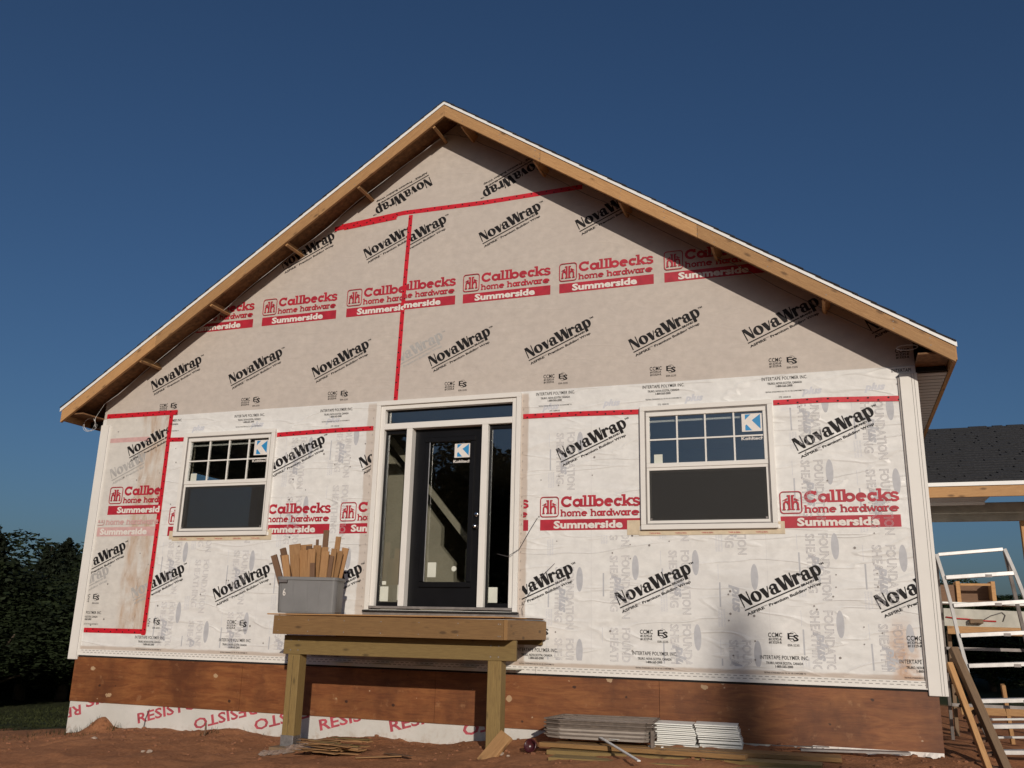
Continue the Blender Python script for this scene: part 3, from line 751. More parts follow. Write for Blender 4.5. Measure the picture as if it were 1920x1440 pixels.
# prints on the patch, and the faint ones showing through it
nova(-4.558, 3.917, yP, clip=dict(x1=-3.95)); nova(-5.16, 2.361, yP, clip=dict(x0=-4.925,x1=-3.95))
nova(-4.80, 3.62, yP, clip=dict(x0=-4.925,x1=-4.30), mesh=NOVAG); nova(-4.19, 2.076, yP, clip=dict(x1=-3.95), mesh=NOVAG)
nova(-5.38, 2.05, yP, clip=dict(x0=-4.925,x1=-3.95), mesh=NOVAG)
place(CALL, 'store_logo', -4.795, 3.165, yP, 0, dict(x1=-3.95)); place(SUMM, 'town_name', -4.795, 3.165, yP-.0035, 0, dict(x1=-3.95))
place(CALLG, 'faded_store_logo', -5.03, 2.885, yP, 0, dict(x0=-4.925,x1=-3.95,z1=3.10)); place(SUMM, 'town_name', -5.03, 2.885, yP-.0035, 0, dict(x0=-4.925,x1=-3.95))
H(MB().box(-4.92,-4.27,-.0142,-.0137,4.135,4.195), 'buried_tape', MT['pink_ink'])
place(CCMC, 'agency_marks', -5.02, 2.153, yP, 0, dict(x0=-4.925)); place(INTER, 'maker_lines', -5.12, 1.937, yP, 0, dict(x0=-4.925))
# ---- foam-board lettering showing through the lower wrap
def foam_mesh(full=True):
    mb = MB()
    put_text(mb, 'FOUNDATION', 0, 0, .118, .64, d=0, outline=.0024)
    put_text(mb, 'SHEATHING', 0, -.125, .118, .57, d=0, outline=.0024)
    return mesh_of(mb, 'foam_board_lettering', MT['line_ink'])
def foam_marks():
    I = Ink(IDT); I.add(ell(.125,.092+.052,.128,.036,22))
    I.rect(.18,-.205,.42,-.190)
    mb = I.mb; put_text(mb, 'plus', .20, -.075, .135, .27, bold=.006, d=-.0003, shear=.3)
    return mesh_of(mb, 'foam_board_marks', MT['blue_ink'])
def foam_small():
    mb = MB()
    for k, t in enumerate(('RIGID INSULATION TYPE 3','ISOLANT RIGIDE','CAN/ULC S701')): put_text(mb, t, .44, -.20-.026*k+.03, .024, .17, bold=.0004)
    I = Ink(IDT); I.rect(.0,-.212,.15,-.208); mb.add(I.mb.v, I.mb.f)
    return mesh_of(mb, 'foam_board_small_print', MT['blue_ink2'])
FM, FK, FS = foam_mesh(), foam_marks(), foam_small()
colx = [4.68,4.075,3.30,2.72,2.10,1.50,-1.30,-1.93,-2.62,-3.18,-3.62]
offs = [2.70,2.815,2.52,2.66,2.61,2.49,2.72,2.60,2.69,2.58,2.80]
for cx, zo in zip(colx, offs):
    for j in range(-2,3):
        zt = zo+j*.735     # top of the block, text reads downward
        T = Matrix.Translation((cx, -.0106, zt)) @ Matrix.Rotation(R(90)+R(random.uniform(-.6,.6)), 4, 'Y')
        hole = None
        for h in (WL, WR):
            if h[0]-.22 < cx < h[1]+.10: hole = h
        z0, z1 = 1.54, 4.15
        for me, nm in ((FM,'foam_board_lettering'),(FK,'foam_board_marks'),(FS,'foam_board_small_print')):
            if random.random() < .1: continue
            for za, zb in (((z0, hole[2]-.05),(hole[3]+.02,z1)) if hole else ((z0,z1),)):
                if zb-za < .05 or zt < za or zt-.64 > zb: continue
                m2 = clip_mesh(me, T, z0=za, z1=zb, x0=-3.9, x1=4.93)
                if not len(m2.polygons): continue
                o = link(nm, m2, None, house, kind='stuff'); o.matrix_local = Matrix.Translation(-Vector(house.location)) @ T
    # board joint
    if cx in (3.30,1.50,-1.30,-2.62): H(MB().box(cx+.27,cx+.2715,-.0108,-.0103,1.54,4.15 if not any(h[0]<cx+.27<h[1] for h in (WL,WR)) else 2.82), 'foam_joint', MT['line_ink'])
for cx in (-3.5,-2.6,-1.5,1.3,2.0,2.9,4.1,4.7):  # top row of boards lies on its side
    T = Matrix.Translation((cx, -.0106, 4.27))
    mb = MB(); put_text(mb, 'plus', 0, 0, .10, .2, bold=.005, shear=.3); place(mesh_of(mb,'foam_board_marks',MT['blue_ink2']), 'foam_board_marks', cx-.1, 4.24, -.0106)
# caps and staples
cp = MB()
for k in range(150):
    x, z = random.uniform(-4.85,4.85), random.uniform(1.6,4.3)
    x = round(x/.2)*.2+random.uniform(-.03,.03)
    if any(h[0]-.1 < x < h[1]+.1 and h[2]-.1 < z < h[3]+.1 for h in (WL,WR,DR)): continue
    r = random.choice((.007,.009,.012)); 
    cp.add([(x+r*math.cos(t), -.0152, z+r*math.sin(t)) for t in [2*math.pi*i/8 for i in range(8)]], [tuple(range(8))])
for (a,b,c) in ((-.93,-.93,0),(.985,.985,0)):
    for k in range(24): z = 2.05+k*.1; cp.add([(a-.003,-.0300,z),(a+.003,-.0300,z),(a+.003,-.0300,z+.012),(a-.003,-.0300,z+.012)], [(0,1,2,3)])
H(cp, 'wrap_cap', MT['alu_dark'], kind='stuff')
# ---- red tape
def tape(pts, w=.058, y=-.018, parent=house):
    mb = MB(); pl = stroke_poly(pts, w); n = len(pl)//2
    L, Rr = pl[:n], pl[n:][::-1]
    for i in range(n-1): mb.add([(L[i][0],y,L[i][1]),(Rr[i][0],y,Rr[i][1]),(Rr[i+1][0],y,Rr[i+1][1]),(L[i+1][0],y,L[i+1][1])], [(0,1,2,3)])
    # drop to the wrap at both long edges so that it is a thin strip, not a floating card
    t = H(mb, 'red_tape', MT['red_tape'])
    dk = MB(); P = [Vector(p) for p in pts]; s = .05; k = 0
    for i in range(len(P)-1):
        d = P[i+1]-P[i]; L_ = d.length; d /= L_; nn = Vector((-d.y,d.x)); u = .05
        while u < L_:
            c = P[i]+d*u+nn*(w*.22*(1 if k%2 else -1)); r = .0095
            dk.add([(c.x+r*math.cos(q)*1.2, y-.0006, c.y+r*math.sin(q)) for q in [2*math.pi*m_/6 for m_ in range(6)]], [tuple(range(6))]); u += .095; k += 1
    H(dk, 'tape_print', MT['black_ink'], kind='stuff')
tape([(-1.60,6.875),(-.70,6.945),(.4,6.93),(1.66,6.955)], .060, -.0022)
tape([(-1.70,6.85),(-.79,6.925)], .062, -.0034); tape([(-1.56,6.845),(-.80,6.895)], .055, -.0046)
tape([(-.598,6.90),(-.622,6.2),(-.64,5.5),(-.66,4.47)], .056, -.0040)
tape([(-5.03,4.508),(-4.4,4.505),(-3.86,4.503)], .062, -.0190); tape([(-3.952,4.49),(-3.955,3.2),(-3.965,1.66)], .060, -.0180)
tape([(-4.91,1.700),(-3.93,1.702)], .058, -.0170); tape([(-3.93,4.135),(-3.71,4.130)], .055, -.0165)
tape([(-2.285,4.120),(-1.5,4.135),(-.93,4.135)], .055, -.0165); tape([(.975,4.172),(1.6,4.168),(2.30,4.150)], .055, -.0165); tape([(3.715,4.165),(4.2,4.165),(4.93,4.135)], .055, -.0165)

# ---- windows
def ring(x0, x1, z0, z1, w, y0, y1, wt=None):
    wt = wt or w; mb = MB()
    mb.box(x0,x1,y0,y1,z1-wt,z1); mb.box(x0,x1,y0,y1,z0,z0+wt); mb.box(x0,x0+w,y0,y1,z0+wt,z1-wt); mb.box(x1-w,x1,y0,y1,z0+wt,z1-wt); return mb
def sticker(parent, x, z, w, h, y, text=True, tdz=.060):
    o = H(MB().box(x,x+w,y-.0010,y,z-h,z), 'brand_sticker', MT['white_ink'])
    I = Ink(lambda a,b,d: (x+a*w, y-.0014+d, z-h+b*h))
    I.add([(.17,.06),(.17,.34),(.24,.40),(.50,.06)]); I.add([(.17,.66),(.17,.96),(.46,.96)]); I.add([(.50,.62),(.92,.96),(.92,.12)])
    m_ = mesh_of(I.mb,'letter_k_marks',MT['blue']); ob = link('letter_k_marks', m_, None, o)
    if text:
        mb = MB(); put_text(mb, 'Kohltech', x-.01, z-h-tdz, .046, w+.02, bold=.0012, d=y-.0012)
        H(mb, 'sticker_lettering', MT['white_ink'])
    return o
def window(W_, mats):
    x0, x1, z0, z1 = W_; 
    fr = ring(x0,x1,z0,z1,.052,-.055,.05); 
    f = H(fr, 'window', MT['vinyl'], bevel=.004)
    H(MB().box(x0-.02,x1+.02,-.022,-.0175,z0-.002,z0+.04), 'window_flange', MT['vinyl'])
    g_ = ring(x0+.0525,x1-.0525,z0+.0525,z1-.0525,.012,-.040,.04); H(g_, 'frame_shadow_line', MT['alu_dark'])  # dark ring painted for the shadow line at the frame step
    a, b, c, d = x0+.065, x1-.065, z0+.065, z1-.065
    zm = z0+.675
    # upper sash (outer), meeting rail, lower sash behind a screen
    us = ring(a,b,zm-.020,d,.034,-.034,.012,.046); H(us, 'upper_sash', MT['vinyl'], bevel=.003)
    ga, gb, gc, gd = a+.034, b-.034, zm+.026, d-.046
    H(MB().box(ga+.0005,gb-.0005,-.010,-.006,gc+.0005,gd-.0005), 'window_pane', MT['glass'])
    for k in range(1,4):
        xx = ga+(gb-ga)*k/4; H(MB().box(xx-.008,xx+.008,-.020,-.0105,gc+.001,gd-.001), 'muntin', MT['vinyl'])
    zz = (gc+gd)/2; mm = MB()
    for k in range(4):
        xa, xb = ga+(gb-ga)*k/4+(.0082 if k else .001), ga+(gb-ga)*(k+1)/4-(.0082 if k < 3 else .001); mm.box(xa,xb,-.0198,-.0106,zz-.008,zz+.008)
    H(mm, 'muntin', MT['vinyl'])
    # screened lower opening
    sf = ring(a,b,c,zm-.0205,.026,-.026,-.012,.030); H(sf, 'screen_frame', MT['vinyl'], bevel=.002)
    H(MB().box(a+.027,b-.027,-.019,-.0185,c+.031,zm-.052), 'insect_screen', SCREEN)
    ls = ring(a+.002,b-.002,c+.002,zm-.022,.04,.0,.030,.045); H(ls, 'lower_sash', MT['vinyl'])
    H(MB().box(a+.043,b-.043,.012,.016,c+.048,zm-.068), 'window_pane', MT['glass'])
    for xx in (a+.032,b-.052): H(MB().box(xx,xx+.02,-.0275,-.0262,c+.034,c+.054), 'screen_tab', MT['alu_dark'])
    # an inner rail seen behind the upper glass
    H(MB().box(a+.03,b-.03,.03,.05,d-.10,d-.08), 'inner_rail', MT['alu_white'])
    sticker(None, gb-.215, gd-.022, .205, .19, -.0106, tdz=.088)
    H(MB().box(ga+.045,ga+.135,-.0113,-.0103,gc+.004,gc+.098), 'paper_label', MT['cream'])
    # tan sill tape under the window
    st = MB().box(x0-.03,x1+.06,-.0165,-.0105,z0-.055,z0-.003); st.box(x1+.001,x1+.06,-.0163,-.0106,z0-.0028,z0+.07)
    if x0 > 0: st.box(x0-.155,x0-.031,-.0165,-.0105,z0-.048,z0+.105); st.box(x0-.031,x0-.001,-.0164,-.0106,z0-.0028,z0+.105)
    else: st.box(x0-.08,x0-.031,-.0165,-.0105,z0-.035,z0+.07)
    H(st, 'sill_tape', MT['sill_tape'])
    tp = MB()
    for k in range(5): put_text(tp, 'TAPE & SEAL', x0+.08+k*.27, z0-.040, .018, .12, bold=.0005, d=-.0172)
    H(tp, 'sill_tape_print', MT['red_ink'])
    return f
def screen_mat():
    m = bpy.data.materials.new('fine_screen'); m.use_nodes = True; n = m.node_tree; g = NG(n)
    b = n.nodes['Principled BSDF']; b.inputs['Base Color'].default_value = (.020,.019,.018,1); b.inputs['Roughness'].default_value = .7
    tr = g.new('ShaderNodeBsdfTransparent'); mx = g.new('ShaderNodeMixShader'); mx.inputs[0].default_value = .62
    g.ln(tr.outputs[0], mx.inputs[1]); g.ln(b.outputs[0], mx.inputs[2]); g.ln(mx.outputs[0], n.nodes['Material Output'].inputs[0]); return m
SCREEN = screen_mat()
window(WL, None); window(WR, None)
# ---- entrance
x0, x1, z0, z1 = DR
ent = H(ring(x0,x1,z0+.006,z1,.055,-.045,.04,.055) if False else MB().box(x0,x1,-.045,.04,z1-.055,z1).box(x0,x0+.055,-.045,.04,z0+.006,z1-.055).box(x1-.055,x1,-.045,.04,z0+.006,z1-.055), 'entrance_frame', MT['vinyl'], bevel=.003)
ent2 = MB(); ent2.box(x0+.056,x0+.11,-.020,.11,z0+.05,z1-.056); ent2.box(x1-.11,x1-.056,-.020,.11,z0+.05,z1-.056); ent2.box(x0+.111,x1-.111,-.020,.11,z1-.105,z1-.056)
H(ent2, 'entrance_jamb', MT['vinyl'], bevel=.002)
zt = 4.107
H(MB().box(x0+.111,x1-.111,-.022,.11,zt,zt+.072), 'transom_bar', MT['vinyl'], bevel=.003)
H(MB().box(-.478,-.405,-.024,.11,z0+.0515,zt-.001), 'mullion', MT['vinyl'], bevel=.003); H(MB().box(.480,.555,-.024,.11,z0+.0515,zt-.001), 'mullion', MT['vinyl'], bevel=.003)
H(MB().box(x0+.057,x1-.057,-.050,.13,z0+.022,z0+.050), 'threshold', MT['alu_dark'], bevel=.003); H(MB().box(x0-.012,x1+.012,-.062,.12,z0-.012,z0+.0045), 'threshold_base', MT['dark'])
H(MB().box(x0-.02,x1+.02,-.030,.0,z0-.050,z0-.013), 'sill_board', MT['alu_dark'])
# transom glass
H(MB().box(x0+.112,x1-.112,.062,.066,zt+.073,z1-.107), 'transom_pane', MT['glass'])
H(ring(x0+.1115,x1-.1115,zt+.0725,z1-.106,.018,.05,.08), 'transom_stop', MT['black_paint'])
for xa, xb in ((x0+.111,-.479),(.556,x1-.111)):
    s_ = ring(xa+.001,xb-.001,z0+.052,zt-.001,.020,.035,.090,.045); sd_ = H(s_, 'sidelight', MT['vinyl'] if False else MT['black_paint'])
    H(MB().box(xa+.022,xb-.022,.060,.064,z0+.098,zt-.047), 'sidelight_pane', MT['glass'])
    H(MB().box(xa+.030,xa+.135,.058,.0595,z0+.105,z0+.270), 'paper_label', MT['cream'])
    if xa < 0: H(MB().box(xa+.05,xa+.10,.058,.0595,z0+.29,z0+.33), 'paper_label', MT['cream']); H(MB().box(xb-.05,xb-.022,.058,.0595,z0+.12,z0+.29), 'paper_label', MT['cream'])
# door slab: rails, stiles, raised lite frame
da, db, dz0, dz1 = -.403, .478, z0+.052, zt-.003
la, lb, lz0, lz1 = -.222, .325, 2.315, 3.955
dm = MB(); dm.box(da,la,.075,.115,dz0,dz1); dm.box(lb,db,.075,.115,dz0,dz1); dm.box(la,lb,.075,.115,dz0,lz0); dm.box(la,lb,.075,.115,lz1,dz1)
door = H(dm, 'door', MT['black_paint'])
H(ring(la-.045,lb+.045,lz0-.045,lz1+.045,.062,.052,.0745), 'lite_frame', MT['black_paint'], bevel=.008)
H(MB().box(la+.018,la+.026,.048,.0515,lz0+.02,lz1-.02), 'lite_bead', MT['alu']); 
H(MB().box(la+.0005,lb-.0005,.088,.092,lz0+.0005,lz1-.0005), 'door_pane', MT['glass'])
sticker(None, .102, 3.915, .195, .165, .087)
H(MB().box(-.175,-.070,.086,.0875,2.385,2.550), 'paper_label', MT['cream'])
dk = MB(); dk.add([(.150+.03*math.cos(t),.0865,2.48+.03*math.sin(t)) for t in [2*math.pi*k/16 for k in range(16)]], [tuple(range(16))]); H(dk, 'round_label', MT['cream'])
for zz, rr_ in ((2.947,.030),(3.082,.026)):
    kb = MB().lathe([(0,0),(rr_,.0),(rr_,.008),(.012,.012),(.012,.030),(rr_*.8,.036),(rr_*.9,.05),(rr_*.6,.064),(0,.068)] if rr_ > .028 else [(0,0),(rr_,0),(rr_,.018),(rr_*.7,.022),(0,.022)], 16)
    o = kb.build('door_knob' if rr_ > .028 else 'deadbolt', MT['brass'], house, smooth=True); o.matrix_local = Matrix.Translation(Vector((.412,.074,zz))-Vector(house.location)) @ Matrix.Rotation(R(90),4,'X')
# RESISTO lettering on the membrane
def resisto(x, z, flip=False, txt='RESISTO', w=.88):
    mb = MB(); put_text(mb, txt, 0, 0, .162, w, bold=.004); m_ = mesh_of(mb, 'membrane_lettering', MT['resisto_ink'])
    place(m_, 'membrane_lettering', x, z, .0025, R(14.6)+(math.pi if flip else 0), dict(x0=-4.98))
resisto(-3.895,.630); resisto(-1.367,.690); resisto(-.489,.727)
resisto(-4.81,.80,True); resisto(-4.72,.772,txt='SIS',w=.36); resisto(-2.24,.935,True); resisto(-1.40,.97,True); resisto(1.20,1.06,True)
resisto(2.3,.80)
# cables
def tube(name, pts, r, mt, parent=None, n=6, **kw):
    o = MB().tube(pts, r, n).build(name, mt, None, smooth=True, **kw)
    if parent: o.parent = parent; o.location = Vector(o.location)-Vector(parent.location)
    return o
coil = []
for t in range(0, 3*16+1):
    a = 2*math.pi*t/16; rr_ = .085+.010*math.sin(t*.7); coil.append((-5.19+rr_*1.25*math.cos(a), -.16+.012*t/16, 4.375+rr_*math.sin(a)))
cp_ = [(-.10,-.12,7.88)]
for k in range(1,25):
    xx = -.05-k*.205; cp_.append((xx, -.16+.02*math.sin(k*.9), roofz(xx,.20)-.01*math.sin(k*1.7)))
cp_ += [(-5.08,-.17,4.46)]
tube('cable', cp_+coil, .0025, MT['cable'], None, 5, label='thin white cable under the left eave ending in a loose coil at the corner', cat='cable')
q = [(-.3,-.06,7.86),(-.15,-.09,7.93),(0,-.07,7.90),(.12,-.05,7.86),(.22,-.08,7.90),(.12,-.10,7.95),(.02,-.08,7.92),(.1,-.06,7.86),(.2,-.05,7.84),(.28,-.08,7.88)]
tube('cable', q, .0035, MT['wire_dark'], None, 5, label='loose tangle of cable tucked under the roof peak', cat='cable')
q = [(.3,-.10,7.75)]+[(k*.2, -.12+.03*math.sin(k), roofz(k*.2,.205)-.012*math.sin(k*.9)**2) for k in range(2,25)]
tube('cable', q, .004, MT['wire_dark'], None, 5, label='dark wire running under the right-hand eave', cat='wire')
q = [(5.02+.10*math.cos(t/16*2*math.pi), -.19, 4.60+.028*math.sin(t/16*2*math.pi)+.003*t/16) for t in range(0,33)]
tube('cable', q, .004, MT['cable'], None, 5, label='small flat coil of cable under the right corner of the roof', cat='cable')
q = [(1.17,-.03,3.02),(1.10,-.05,2.9),(.98,-.075,2.68),(.85,-.075,2.60),(.72,-.07,2.63)]
tube('wire', q, .0035, MT['wire_dark'], None, 5, label='thin dark wire hanging beside the right sidelight', cat='wire')
q = [(1.37,-.02,2.53),(1.22,-.05,2.38),(1.08,-.07,2.18),(1.02,-.06,2.05),(1.03,-.05,1.99)]
tube('wire', q, .003, MT['wire_dark'], None, 5, label='pair of thin wires drooping from a cap right of the door down to the landing', cat='wire')

# ------------------------------------------------------------------ the landing (deck)
deck = empty('landing', (0,-.63,.65), 'small raised landing of treated lumber on two posts under the front door', 'deck')
def D(*a, **k):
    o = board(*a, **k); o.parent = deck; o.location = Vector(o.location)-Vector(deck.location); return o
def DB(mb, name, mt, **kw): o = mb.build(name, mt, deck, **kw); o.location = -Vector(deck.location); return o
yd = -1.252
D('front_fascia', (-1.262,yd+.019,1.829), (1.290-.04,yd+.019,1.829), .038, .186, MT['treated_brown'])
D('side_fascia', (1.271,yd,1.830), (1.271,-.04,1.830), .038, .186, MT['treated_brown'])
D('side_fascia', (-1.243,yd+.039,1.829), (-1.243,-.04,1.829), .038, .186, MT['treated_brown'])
for k in range(6):
    xx = -.85+k*.41; D('joist', (xx,yd+.04,1.828), (xx,-.06,1.828), .038, .184, MT['treated'])
D('beam', (-1.235,-1.049,1.632), (1.315,-1.049,1.640), .038, .188, MT['treated']); D('beam', (-1.235,-1.010,1.632), (1.29,-1.010,1.636), .038, .188, MT['treated'])
D('ledger', (-1.22,-.040,1.80), (1.25,-.040,1.80), .036, .235, MT['treated'])
for k in range(5):
    xx = -1.22+k*.515; DB(MB().box(xx,xx+.19,-.16,-.033,1.430,1.436), 'pale_plate', MT['cream'])  # thin pale plates stand in for unidentified pale patches
def post(xa, xb, ya, yb, zb, zt_, crack):
    o = D('post', ((xa+xb)/2,(ya+yb)/2,zb), ((xa+xb)/2,(ya+yb)/2,zt_), yb-ya, xb-xa, MT['treated'], up=(1,0,0), bevel=.006)
    return o
post(-1.175,-1.035,-1.068,-.928,.64,1.537,True); post(1.030,1.170,-1.068,-.928,.60,1.545,False)
DB(MB().box(-1.110,-1.107,-1.0695,-1.0685,.70,1.52), 'drying_crack', MT['dark']); 
DB(MB().box(-1.180,-1.035,-1.074,-.922,.650,.755), 'post_shoe', MT['foil'], bevel=.003)
nd = MB()
for xx in [-1.2]+[-.85+k*.41 for k in range(6)]+[1.22]:
    for z in (1.77,1.88): r = .006; nd.add([(xx+r*math.cos(q), yd-.0008, z+r*math.sin(q)) for q in [2*math.pi*m_/8 for m_ in range(8)]], [tuple(range(8))])
for xx in (-1.15,-1.06,1.06,1.14):
    for z in (1.58,1.68): r = .008; nd.add([(xx+r*math.cos(q), -1.0690, z+r*math.sin(q)) for q in [2*math.pi*m_/8 for m_ in range(8)]], [tuple(range(8))])
DB(nd, 'nail_head', MT['alu_dark'], kind='stuff')
# top sheets
D('deck_board', (-1.335,-.66,1.933), (1.262,-.66,1.944), 1.22, .012, MT['spruce'], bevel=.002)
D('deck_board', (.72,-.35,1.953), (1.30,-.35,1.953), .55, .006, MT['alu_white'], bevel=.001)
MB().box(-1.25,-.98,-1.16,-.86,.60,.648).build('footing_block', MT['spruce_dark'], None, bevel=.004, label='flat wood block under the left landing post', cat='block')
pm = MB(); n_ = 26
for i in range(n_):
    for j in range(n_):
        u, v = i/(n_-1)*2-1, j/(n_-1)*2-1; x, y = -1.05+u*.38, -1.12+v*.26
        pm.v.append((x+random.uniform(-.008,.008), y+random.uniform(-.008,.008), gp(x,y)+.004+.045*random.random()*max(0,1-u*u-v*v)))
for i in range(n_-1):
    for j in range(n_-1):
        u, v = (i+.5)/(n_-1)*2-1, (j+.5)/(n_-1)*2-1
        if u*u+v*v+.25*math.sin(5*u+3*v) < .9: a = i*n_+j; pm.f.append((a,a+n_,a+n_+1,a+1))
pm.build('plastic_sheet', MT['poly'], None, label='crumpled clear plastic sheeting around the foot of the left post', cat='plastic sheet')

# ------------------------------------------------------------------ tub of wood offcuts
tub = empty('storage_tub', (-1.150,-.76,1.950), 'grey plastic storage tub full of wood offcuts on the landing', 'tub')
TA = R(17)
def rrect(hx, hy, r, n=4):
    hx *= .93; hy *= .88
    o = []
    for cx, cy, a in ((hx-r,hy-r,0),(-hx+r,hy-r,90),(-hx+r,-hy+r,180),(hx-r,-hy+r,270)):
        for k in range(n+1): t = R(a+90*k/n); o.append((cx+r*math.cos(t), cy+r*math.sin(t)))
    return o
def shell(levels, rib=0):
    mb = MB(); n = None
    for hx, hy, r, z in levels:
        ring_ = rrect(hx, hy, r); n = len(ring_); mb.v += [(x,y,z) for x,y in ring_]
    for i in range(len(levels)-1):
        for k in range(n): mb.f.append((i*n+k, i*n+(k+1)%n, (i+1)*n+(k+1)%n, (i+1)*n+k))
    return mb, n
mb, n = shell([(.01,.01,.005,0),(.330,.185,.05,0),(.336,.19,.05,.02),(.346,.215,.05,.335),(.346,.215,.05,.34),(.358,.232,.06,.342),(.360,.234,.06,.372),(.350,.222,.055,.374),(.336,.208,.05,.365),(.322,.185,.05,.012),(.01,.01,.005,.01)])
mb.build('tub_body', MT['grey_tub'], tub, smooth=False, bevel=0)
rb = MB()
for xx in (-.28,-.15,.0,.12,.25): rb.hexa([(xx,-.170,.02),(xx+.012,-.170,.02),(xx+.012,-.163,.02),(xx,-.163,.02)], [(xx*1.04,-.192,.33),(xx*1.04+.012,-.192,.33),(xx*1.04+.012,-.185,.33),(xx*1.04,-.185,.33)])
rb.build('tub_rib', MT['grey_tub'], tub)
hd = MB().box(-.300,-.21,-.220,-.190,.312,.3405); hd.build('tub_handle', MT['wire_dark'], tub)
lt = MB(); put_text(lt, '6', -.255, .175, .11, .030, d=-.1795); o = lt.build('tub_number', MT['white_ink'], tub)
o.location = (0,.0+.0-.006,.0)
tub.rotation_euler = (0,0,TA)
offs_ = [ # base x, base y, top x, top y, top z, width, thick, material
 (-.26,-.02,-.44,-.05,.60,.065,.030,1),(-.22,-.08,-.30,-.10,.60,.075,.022,0),(-.18,.02,-.36,.0,.68,.060,.04,1),(-.15,-.05,-.19,-.08,.61,.085,.016,0),
 (-.16,.06,-.24,.05,.73,.13,.02,0),(-.08,-.03,-.10,-.08,.66,.10,.022,0),(-.08,.08,-.12,.08,.73,.15,.020,0),(.0,-.06,.0,-.11,.67,.085,.022,0),
 (.02,.03,.03,.0,.72,.10,.02,0),(.03,.10,.0,.10,.79,.028,.02,1),(.06,.04,.09,.03,.70,.12,.02,0),(.10,.08,.105,.06,.89,.062,.028,1),
 (.05,-.12,.03,-.16,.52,.055,.02,1),(.14,-.07,.155,-.12,.65,.085,.02,0),(.18,.0,.20,-.02,.62,.07,.018,0),(.22,.04,.255,.03,.82,.060,.020,0),
 (.22,-.06,.245,-.10,.68,.060,.018,0),(.24,-.03,.31,-.05,.66,.06,.018,0),(.20,-.10,.235,-.15,.60,.045,.018,1),(.25,.06,.34,.05,.70,.075,.02,0),
 (-.05,.0,-.06,-.02,.71,.07,.02,1),(.12,.0,.13,-.02,.70,.06,.02,0),(-.24,.08,-.38,.08,.62,.05,.03,1),(-.02,.12,-.03,.13,.70,.11,.02,0)]
DESC = ['dark brown stick leaning far out at the left of the tub','broad pale offcut just right of the leftmost stick in the tub','square-ended stick leaning left above the broad pale one in the tub','slanted thin pale offcut in the front left of the tub',
 'wide board end at the back left of the tub','pale wide offcut in the front centre-left of the tub','widest ragged board end at the back of the tub','long pale offcut at the front centre of the tub',
 'light board standing upright in the centre of the tub','thin dark stick rising above the centre of the tub','broad tan board centre-right in the tub','tallest square board sticking up from the tub',
 'short dark offcut low in the front centre of the tub','pale knotted offcut at the front right of the tub','narrow tan board behind the knotted offcut in the tub','second tallest narrow board at the right of the tub',
 'slim pale offcut in front of the tall right-hand board in the tub','slanting board second from the right edge of the tub','small split dark offcut at the right front of the tub','board leaning right at the right edge of the tub',
 'brown board behind the front centre offcut in the tub','tan board between the tallest board and the knotted one in the tub','dark stick leaning left behind the leftmost sticks in the tub','wide tan board at the very back of the tub']
for i, (bx, by, tx, ty, tz, w, t, k) in enumerate(offs_):
    RZ = Matrix.Rotation(TA, 4, 'Z')
    b0 = RZ @ Vector((bx*.88, by*.9, .03+.015*(i%3)))+Vector((-1.15,-.76,1.955)); t0 = RZ @ Vector((tx*.98, ty*.9, tz))+Vector((-1.15,-.76,1.955))
    board('wood_offcut', b0, t0, w, t, MT['cedar_dark'] if k else MT['cedar'], None, up=(.15*math.sin(i*2.1),-1,.1), bevel=.002,
          label=DESC[i], cat='wood offcut', group='wood offcuts standing in the grey tub')

# ------------------------------------------------------------------ ground-level things
# bundle of cedar shims left of centre
for i in range(34):
    t = i/33; a = R(random.uniform(-24,8)); L = random.uniform(.34,.46)
    cx = -.28+random.uniform(-.09,.09)+.10*(i%3-1); cy = -1.50+random.uniform(-.10,.24)-.0*t; 
    z = gp(cx,cy)+.012+.0032*i
    p = Vector((cx-L/2*math.cos(a)-.09, cy-L/2*math.sin(a), z)); q = Vector((cx+L/2*math.cos(a)-.09, cy+L/2*math.sin(a), z+random.uniform(-.006,.010)))
    o = MB().hexa([(-L/2,-.035,-.001),(L/2,-.035,-.004),(L/2,.035,-.004),(-L/2,.035,-.001)], [(-L/2,-.035,.001),(L/2,-.035,.005),(L/2,.035,.005),(-L/2,.035,.001)]).build('cedar_shim', MT['cedar'] if i%4 else MT['treated'], None,
        label='tapered cedar shim in the loose heap on the soil before the landing', cat='shim', group='cedar shims heaped on the soil')
    d = (q-p).normalized(); s_ = Vector((-d.y,d.x,0)).normalized(); n3 = d.cross(s_)
    Mx = Matrix(((d.x,s_.x,n3.x),(d.y,s_.y,n3.y),(d.z,s_.z,n3.z))).to_4x4(); Mx.translation = (p+q)/2; o.matrix_world = Mx
for i, (x, y, a, L, lb_) in enumerate(((.18,-1.55,35,.42,'shim lying apart at the right end of the shim heap, angled up'),(.30,-1.40,-20,.34,'thin dark shim lying right of the heap near the post'),(-.62,-1.35,30,.24,'short dark sliver of wood left of the shim heap'))):
    z = gp(x,y)+.02; d = Vector((math.cos(R(a)),math.sin(R(a)),0))
    board('cedar_shim', Vector((x,y,z))-d*L/2, Vector((x,y,z+.01))+d*L/2, .05, .008, MT['cedar'] if i==0 else MT['cedar_dark'], None, label=lb_, cat='shim')
